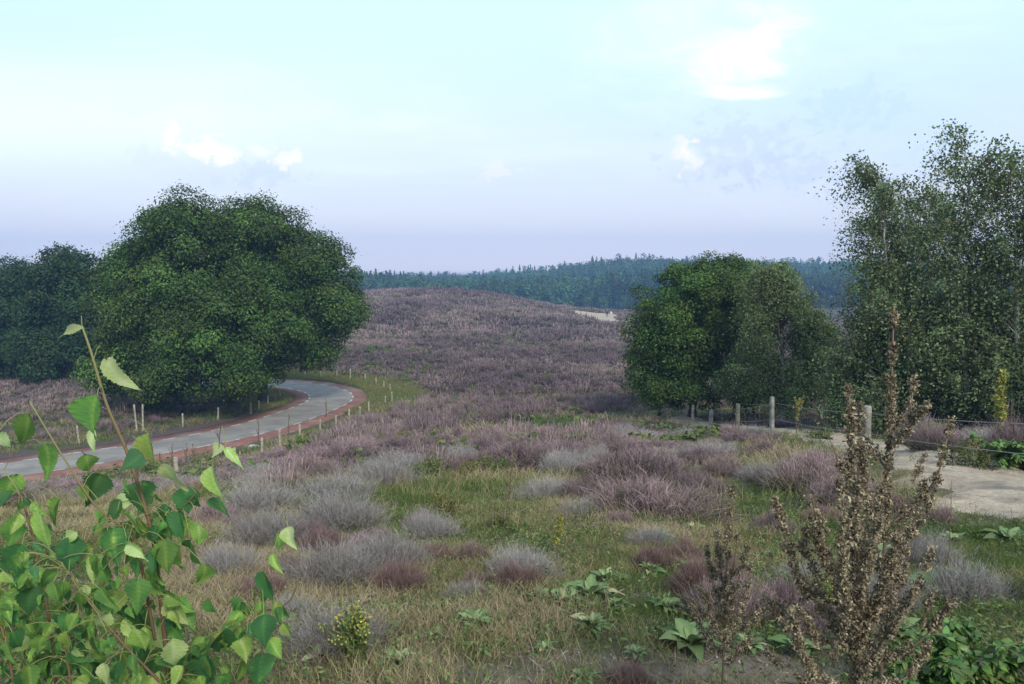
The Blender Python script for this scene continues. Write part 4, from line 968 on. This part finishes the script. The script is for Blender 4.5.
def dry_weed(label, pts, Y, branches, size=.010, dens=190, r=.007):
    """pts: pixels of the main stalk from foot to tip"""
    foot = at(*pts[0], Y); gx = g1(foot[0], foot[1]); foot[2] = gx
    root = empty('dry_weed', foot, label, 'dry plant'); S, H = MB(), MB()
    main = spline(np.array([foot] + [at(px, py, Y) for px, py in pts[1:]]), 6); weed_branch(S, H, main, r, dens, size, .30)
    for (a, b), dy in branches:
        s = at(*a, Y); e = at(*b, Y + dy); d = e - s; mid = s * .5 + e * .5 + np.array([d[0] * .14, 0, -abs(d[0]) * .12])
        weed_branch(S, H, spline(np.array([s, mid, e]), 7), r * .6, dens, size * .95, .06)
        for q in range(random.randint(0, 2)):
            f = random.uniform(.25, .7); b0 = s + d * f; l = np.linalg.norm(d) * random.uniform(.15, .32); dd = nrm(nrm(d) + rng.normal(size=3) * .35 + [0, 0, .45])
            weed_branch(S, H, curve(b0, b0 + dd * l, n=5), r * .35, dens * .9, size * .8, .05)
    S.build('stalk', M['weed_stem'], root, foot, smooth=True); H.build('seed_head', M['weed'], root, foot); return root
dry_weed('large many branched dry weed with brown seed heads, foremost at the right', [(858, 720), (856, 620), (853, 500), (849, 386)], 2.15,
    [(((857, 640), (775, 500)), -.12), (((857, 650), (757, 590)), .1), (((856, 600), (812, 495)), -.2), (((856, 560), (838, 480)), .15), (((858, 660), (800, 560)), .22), (((857, 650), (905, 515)), -.15), (((857, 630), (935, 545)), .12),
     (((858, 670), (955, 600)), -.1), (((856, 590), (882, 470)), .2), (((857, 620), (878, 520)), -.25), (((858, 690), (765, 650)), .15), (((858, 690), (930, 640)), .2), (((857, 655), (820, 530)), .3), (((857, 665), (900, 560)), .3), (((855, 570), (862, 440)), -.1), (((858, 700), (790, 610)), -.25), (((857, 640), (845, 500)), -.3), (((857, 600), (868, 490)), .3), (((857, 680), (915, 590)), -.3)], .0148, 440)
dry_weed('tall dark dry weed whose spike reaches highest, behind the large one', [(882, 690), (884, 560), (890, 430), (894, 306)], 2.75,
    [(((884, 560), (943, 460)), .1), (((885, 530), (952, 418)), .25), (((886, 500), (830, 440)), -.1), (((887, 470), (846, 392)), .15), (((888, 450), (930, 400)), -.2), (((884, 580), (842, 480)), .2), (((883, 600), (925, 480)), -.1), (((889, 430), (915, 375)), .2)], .0162, 330, .008)
dry_weed('short dry weed with thin upright branches, left of the large one', [(722, 700), (724, 640), (727, 560), (731, 486)], 3.0,
    [(((724, 640), (698, 570)), -.1), (((724, 650), (752, 560)), .1), (((725, 620), (706, 545)), .15), (((725, 620), (748, 540)), -.12), (((724, 660), (690, 600)), .1), (((725, 600), (716, 530)), .1), (((725, 610), (738, 535)), -.1), (((724, 665), (760, 610)), .1)], .0150, 380, .005)

def stalk(label, px, py, hp, lean=0, name='dead_stalk', cat='dry plant', mat='weed', size=.012, br=5, group=None, dens=70):
    p = hit(px, py); s = p[1] / FPX; h = hp * s; root = empty(name, p, label, cat, group); S, H = MB(), MB()
    P = curve(p, p + [lean * s, 0, h], (random.uniform(-.04, .04) * h, 0, 0), 7, h * .006); weed_branch(S, H, P, max(.004, .0009 * p[1]), dens, size, .45)
    for i in range(br):
        f = random.uniform(.35, .85); b = p + (P[-1] - p) * f; l = h * random.uniform(.12, .28); th = random.random() * 6.28
        weed_branch(S, H, curve(b, b + [math.cos(th) * l * .45, math.sin(th) * l * .45, l], n=4), max(.002, .0005 * p[1]), dens, size * .8, .1)
    S.build('stalk', M['weed_stem'], root, p); H.build('seed_head', M[mat], root, p); return root
stalk('tall thin dead stalk rising from the brownish heather', 503, 530, 84, 10, br=6)
stalk('thin bare dead stalk left of the yellow flower spike', 489, 552, 60, 4, br=2, dens=30)
stalk('dead grassy stalk right of the yellow flower spike', 620, 560, 50, -12, br=3, dens=40)
stalk('leaning dead stalk in the grass left of the rosette cluster', 500, 640, 52, 46, br=2, dens=40)
stalk('dark thin stalk on the sand right of the dry weeds', 942, 585, 110, 4, br=0, dens=20)
stalk('yellow flower spike standing alone in the grass', 557, 560, 46, 3, 'flower_spike', 'flower', 'yellow', .030, 0, dens=120)
stalk('tall yellow spike in front of the right hand birches', 996, 462, 92, 2, 'flower_spike', 'flower', 'yellow', .075, 3, dens=60)
for i, (px, py, hp, ln) in enumerate([(150, 470, 40, 3), (163, 486, 34, -2), (172, 478, 36, 2), (187, 482, 40, 1), (196, 476, 34, -2), (205, 486, 38, 3), (215, 478, 30, 0), (289, 440, 26, 1), (258, 446, 30, 1), (140, 490, 40, -3), (326, 418, 22, 0), (328, 440, 24, 2), (338, 436, 20, -1), (318, 446, 22, 1), (222, 462, 34, -4)]):
    stalk('thin brown dead stalk among those on the near road verge', px, py, hp, ln, br=3, size=.03, dens=22, group='dead stalks on the near road verge')
p = hit(797, 436); s_ = p[1] / FPX
st_ = stalk('spindly young tree without many leaves beside the tall fence post', 797, 436, 38, 1, 'young_tree', 'tree', 'yellow', .05, 9, dens=22)
def ragwort(px, py, hp, label):
    p = hit(px, py); s = p[1] / FPX; root = empty('yellow_flowered_plant', p, label, 'plant'); S, Lf, Fl = MB(), MB(), MB()
    for i in range(26):
        th = random.random() * 6.28; rad = random.uniform(.0, .55) * hp * s; e = p + [math.cos(th) * rad, math.sin(th) * rad, hp * s * random.uniform(.6, 1)]; P = curve(p + rng.normal(size=3) * [.02, .02, 0], e, (0, 0, .02), 5); tube(S, P, np.linspace(.004, .0015, 5), 4)
        n = 34; q = rng.random(n) * .9 + .1; c = np.stack([np.interp(q, np.linspace(0, 1, 5), P[:, a]) for a in range(3)], 1) + rng.normal(size=(n, 3)) * .012; leaves(Lf, c, rdir(n, .4), .03, .011, .3 + .5 * rng.random(n), rng.random(n))
        n = 14; leaves(Fl, e + rng.normal(size=(n, 3)) * .02, rdir(n, .8), .012, .012, .5 + .5 * rng.random(n) ** 1.5, rng.random(n))
    S.build('stem', M['forb'], root, p); Lf.build('leaves', M['forb'], root, p); Fl.build('flowers', M['yellow'], root, p)
ragwort(356, 668, 64, 'pale yellow flowered plant right of the birch sapling')
ragwort(836, 620, 40, 'small pale flowered plant inside the branches of the large dry weed')
def bramble(px, py, wpx, hpx, n, label, mat='bramble', L=.045):
    p = hit(px, py); s = p[1] / FPX; root = empty('bramble', p, label, 'plant'); S, Lf = MB(), MB()
    for i in range(n):
        th = random.random() * 6.28; rad = random.uniform(.25, .5) * wpx * s; e = p + [math.cos(th) * rad, math.sin(th) * rad * .8, hpx * s * random.uniform(.3, 1)]; P = curve(p + rng.normal(size=3) * [.05, .05, 0], e, (0, 0, hpx * s * .3), 7); tube(S, P, np.linspace(.004, .0015, 7), 4, t=.6)
        m_ = 13; q = np.linspace(.15, 1, m_); c = np.stack([np.interp(q, np.linspace(0, 1, 7), P[:, a]) for a in range(3)], 1)
        for c0 in c:
            for k_ in range(3):
                dr = nrm(rng.normal(size=3) * [1, 1, .4]); leaf_shape(Lf, c0 + dr * .012, nrm(dr + [0, 0, -.25]), nrm(np.array([0, 0, 1.]) + rng.normal(size=3) * .4), L * random.uniform(.7, 1.25), .62, random.random() * .8 + .1)
    S.build('stem', M['weed_stem'], root, p); Lf.build('leaves', M[mat], root, p)
def leaf_shape(mb, base, d, nor, L, wr, tone, curl=.18, fold=.22, birch_=False):
    """a leaf with a toothed edge, folded along its midrib, with side veins"""
    d = nrm(d); nor = nrm(nor - d * np.dot(nor, d)); sd = np.cross(nor, d)
    n = 35 if birch_ else 13; s = np.linspace(0, 1, n)
    if birch_: pr = np.interp(s, [0, .03, .10, .2, .32, .48, .66, .85, 1], [.0, .22, .40, .49, .5, .40, .25, .10, 0])
    else: pr = np.interp(s, [0, .1, .3, .5, .75, 1], [0, .26, .48, .46, .25, 0])
    saw = 1 - ((s * (13 if birch_ else 6)) % 1.0) * (.20 if birch_ else .15) + rng.normal(size=n) * .02
    cr = np.array([-1, -.62, -.25, 0, .25, .62, 1]) if birch_ else np.array([-1, 0, 1])
    ph = random.random() * 6; wob = .05 * L * np.sin(s * random.uniform(5, 9) + ph); tw = random.uniform(-.5, .5); bend = random.uniform(-.10, .10) * L
    V, T = [], []; spot = random.random() < .3; side = random.uniform(-.05, .05)
    for c in cr:
        e = pr * wr * L * (saw if abs(c) == 1 else 1) * c
        z = -curl * s ** 2 * L + fold * abs(c) ** 1.3 * pr * wr * L + wob * c + tw * s * e
        V.append(base + d * (s * L - (abs(c) * .05 * L * (1 - s)))[:, None] + sd * (e + bend * s * (1 - s) * 4)[:, None] + nor * z[:, None])
        vein = (np.abs(((s * 8 - abs(c) * 1.3) % 1.0) - .5) < .17) * .10 if birch_ else 0
        t = tone + vein + (.16 if c == 0 else 0) + side * np.sign(c) + (.05 * np.sin(s * 7 + ph + c * 3)) + (.22 * sst(np.sin(s * 9 + ph * 2) * np.cos(c * 4 + ph), .6, .9) if spot else 0) * (1 if birch_ else 0)
        T.append(np.broadcast_to(t, n))
    m = len(cr); v = np.stack(V, 1).reshape(-1, 3); q = (np.arange(n - 1)[:, None] * m + np.arange(m - 1)[None]).ravel()
    mb.add(v, np.stack([q, q + 1, q + m + 1, q + m], 1), np.clip(np.stack(T, 1).ravel() + rng.normal(size=n * m) * .012, 0, 1), random.random())
bramble(985, 690, 150, 60, 24, 'shiny green bramble at the lower right corner')
bramble(930, 700, 90, 50, 14, 'green bramble behind the large dry weed at the bottom edge')
bramble(1005, 470, 80, 34, 16, 'green bramble at the foot of the tall yellow spike', L=.12)

# ------------------------------------------------------------------ the birch sapling
def sapling():
    Y0 = 1.55; foot = at(160, 760, Y0); foot[2] = g1(foot[0], foot[1])
    root = empty('birch_sapling', foot, 'leafy birch sapling with serrated green leaves, foremost at the left', 'young tree'); S, Lf = MB(), MB()
    def br(pts, Y, r, dy=0):
        P = spline(np.array([at(px, py, Y + dy * i) for i, (px, py) in enumerate(pts)]), 8); tube(S, P, np.linspace(r, r * .35, len(P)), 6, t=np.linspace(.1, 1, len(P)) ** 1.2); return P
    B = [br([(172, 720), (165, 640), (159, 585), (150, 525), (128, 455), (107, 405), (92, 355), (82, 326)], Y0, .0055),
         br([(155, 640), (140, 560), (128, 533), (95, 505), (62, 455), (30, 402)], Y0 - .06, .0035),
         br([(60, 740), (52, 640), (38, 560), (22, 500), (4, 470)], Y0 + .10, .004),
         br([(172, 700), (185, 672), (215, 650), (250, 620), (262, 612)], Y0 + .05, .0032),
         br([(150, 530), (185, 505), (205, 480), (219, 447)], Y0 + .04, .0022),
         br([(262, 612), (290, 600), (300, 560), (285, 520)], Y0 + .12, .002), br([(20, 720), (5, 640), (-20, 560)], Y0 - .1, .004), br([(168, 690), (120, 640), (80, 590), (60, 560)], Y0 - .12, .003),
         br([(230, 740), (240, 690), (262, 650)], Y0 + .02, .003), br([(110, 740), (100, 680), (95, 620), (105, 580)], Y0 + .2, .003)]
    allp = np.vstack(B)
    def leaf(px, py, qx, qy, w, tone, Y=None, face=None):
        Y = Y or Y0 + random.uniform(-.14, .14); b = at(px, py, Y); t = at(qx, qy, Y + random.uniform(-.03, .03)); d = t - b; L = float(np.linalg.norm(d))
        j = np.argmin(((allp - b) ** 2).sum(1) + ((allp[:, 2] < b[2] - .02) * .001)); a = allp[j]
        tube(S, curve(a, b, (0, 0, .25 * np.linalg.norm(a - b)), 5), .0009, 4, t=.9)
        nor = np.array([random.uniform(-.9, .9), -1, random.uniform(.0, 1.0)]) if face is None else np.array(face, float)
        leaf_shape(Lf, b, d, nor, L, min(1.1, w * Y / FPX / L * 1.05), tone, curl=random.uniform(.02, .35), fold=random.uniform(.15, .75), birch_=True)
    for l in [(82, 329, 54, 338, 10, .97), (107, 360, 140, 390, 20, .93), (97, 397, 96, 440, 38, .5), (92, 430, 96, 455, 9, .95), (29, 416, 15, 447, 24, .45), (-4, 435, 14, 447, 14, .95), (46, 445, 44, 485, 19, .5), (86, 455, 90, 478, 22, .62),
              (149, 435, 152, 472, 27, .72), (142, 455, 118, 470, 24, .05), (163, 466, 182, 496, 24, .9), (100, 475, 86, 508, 30, .15), (143, 482, 143, 514, 32, .25), (213, 467, 217, 503, 24, .78), (226, 449, 248, 469, 10, .8), (219, 444, 212, 458, 13, .95), (188, 488, 188, 517, 28, .15),
              (18, 475, 5, 505, 26, .6), (40, 512, 42, 562, 36, .72), (72, 538, 69, 575, 30, .12), (113, 530, 121, 568, 28, .35), (130, 512, 136, 542, 24, .82), (178, 512, 178, 542, 26, .2), (198, 525, 195, 550, 20, .7), (165, 541, 168, 576, 26, .5), (138, 580, 134, 616, 30, .4),
              (138, 612, 131, 652, 30, .15), (153, 618, 158, 650, 34, .85), (172, 600, 184, 626, 26, .85), (172, 640, 174, 672, 28, .88), (264, 573, 268, 604, 25, .2), (264, 616, 266, 650, 27, .12), (288, 528, 296, 550, 17, .92), (276, 535, 280, 552, 13, .6), (272, 555, 284, 575, 10, .7),
              (32, 588, 30, 618, 28, .1), (70, 612, 66, 640, 28, .12), (210, 600, 214, 622, 17, .45), (225, 630, 222, 660, 26, .1), (205, 655, 203, 690, 32, .15), (262, 655, 262, 692, 32, .2), (240, 640, 246, 664, 22, .7), (95, 555, 92, 585, 24, .4), (22, 545, 14, 580, 28, .3),
              (15, 520, 8, 548, 26, .5), (115, 590, 108, 620, 26, .7), (160, 650, 152, 684, 30, .3), (190, 540, 200, 566, 22, .35), (205, 565, 196, 590, 22, .6), (128, 545, 146, 562, 16, .85), (60, 500, 52, 528, 24, .55), (128, 494, 120, 512, 18, .9)]: leaf(*l)
    # the lower, denser leaves
    B += [br([(15, 760), (20, 680), (28, 620), (18, 560)], Y0 + .25, .003), br([(60, 760), (70, 690), (66, 640), (80, 600)], Y0 - .05, .003), br([(118, 760), (130, 700), (122, 660), (140, 600)], Y0 + .12, .003),
          br([(200, 760), (198, 700), (210, 660)], Y0 + .2, .003), br([(52, 640), (20, 610), (0, 590)], Y0 + .1, .002), br([(-30, 700), (10, 650), (40, 600)], Y0 + .3, .003)]
    low = np.vstack(B[:5] + B[6:8] + B[9:]); zc = at(100, 505, Y0)[2]; low = low[(low[:, 2] < zc)]; low = low[low[:, 2] > foot[2] + .05]
    for i in range(560):
        a = low[rng.integers(len(low))]; dr = nrm(rng.normal(size=3) * [1, .8, .5]); e = a + dr * random.uniform(.015, .085) + [0, 0, random.uniform(-.01, .02)]
        tube(S, curve(a, e, (0, 0, .01), 5), .0009, 4, t=.9)
        L = random.uniform(.024, .058); d = nrm(np.array([random.gauss(0, .45) + dr[0] * .4, random.gauss(0, .3), -1])); nor = np.array([random.uniform(-1, 1), -1, random.uniform(0, 1.1)])
        leaf_shape(Lf, e, d, nor, L, random.uniform(.52, .80), min(.98, max(.02, random.choice([.1, .25, .38, .45, .5, .55, .58, .62, .68, .78]) + random.gauss(0, .08))), random.uniform(.02, .35), random.uniform(.15, .75), True)
    S.build('stem', M['sap_stem'], root, foot, smooth=True); Lf.build('leaves', M['sapling'], root, foot)
sapling()

# ------------------------------------------------------------------ air
def haze():
    mb = MB(); zb = min(v.co.z for v in bpy.data.objects['ground'].data.vertices) - 1.0
    x0, x1, y0, y1, z1 = -2400, 2400, -60, 1330, 62
    v = np.array([(x, y, z) for x in (x0, x1) for y in (y0, y1) for z in (zb, z1)]); mb.add(v, [[0, 1, 3, 2], [4, 6, 7, 5], [0, 4, 5, 1], [2, 3, 7, 6], [0, 2, 6, 4], [1, 5, 7, 3]])
    m = bpy.data.materials.new('air'); m.use_nodes = True; k = NT(m.node_tree); pv = k.n('ShaderNodeVolumePrincipled')
    pv.inputs['Color'].default_value = (.29, .54, 1.0, 1); pv.inputs['Density'].default_value = .0006; pv.inputs['Anisotropy'].default_value = 0
    k.put(k.n('ShaderNodeOutputMaterial').inputs['Volume'], pv.outputs[0])
    tag(mb.build('haze', m), 'thin blue haze lying over the valley', kind='stuff')
haze()
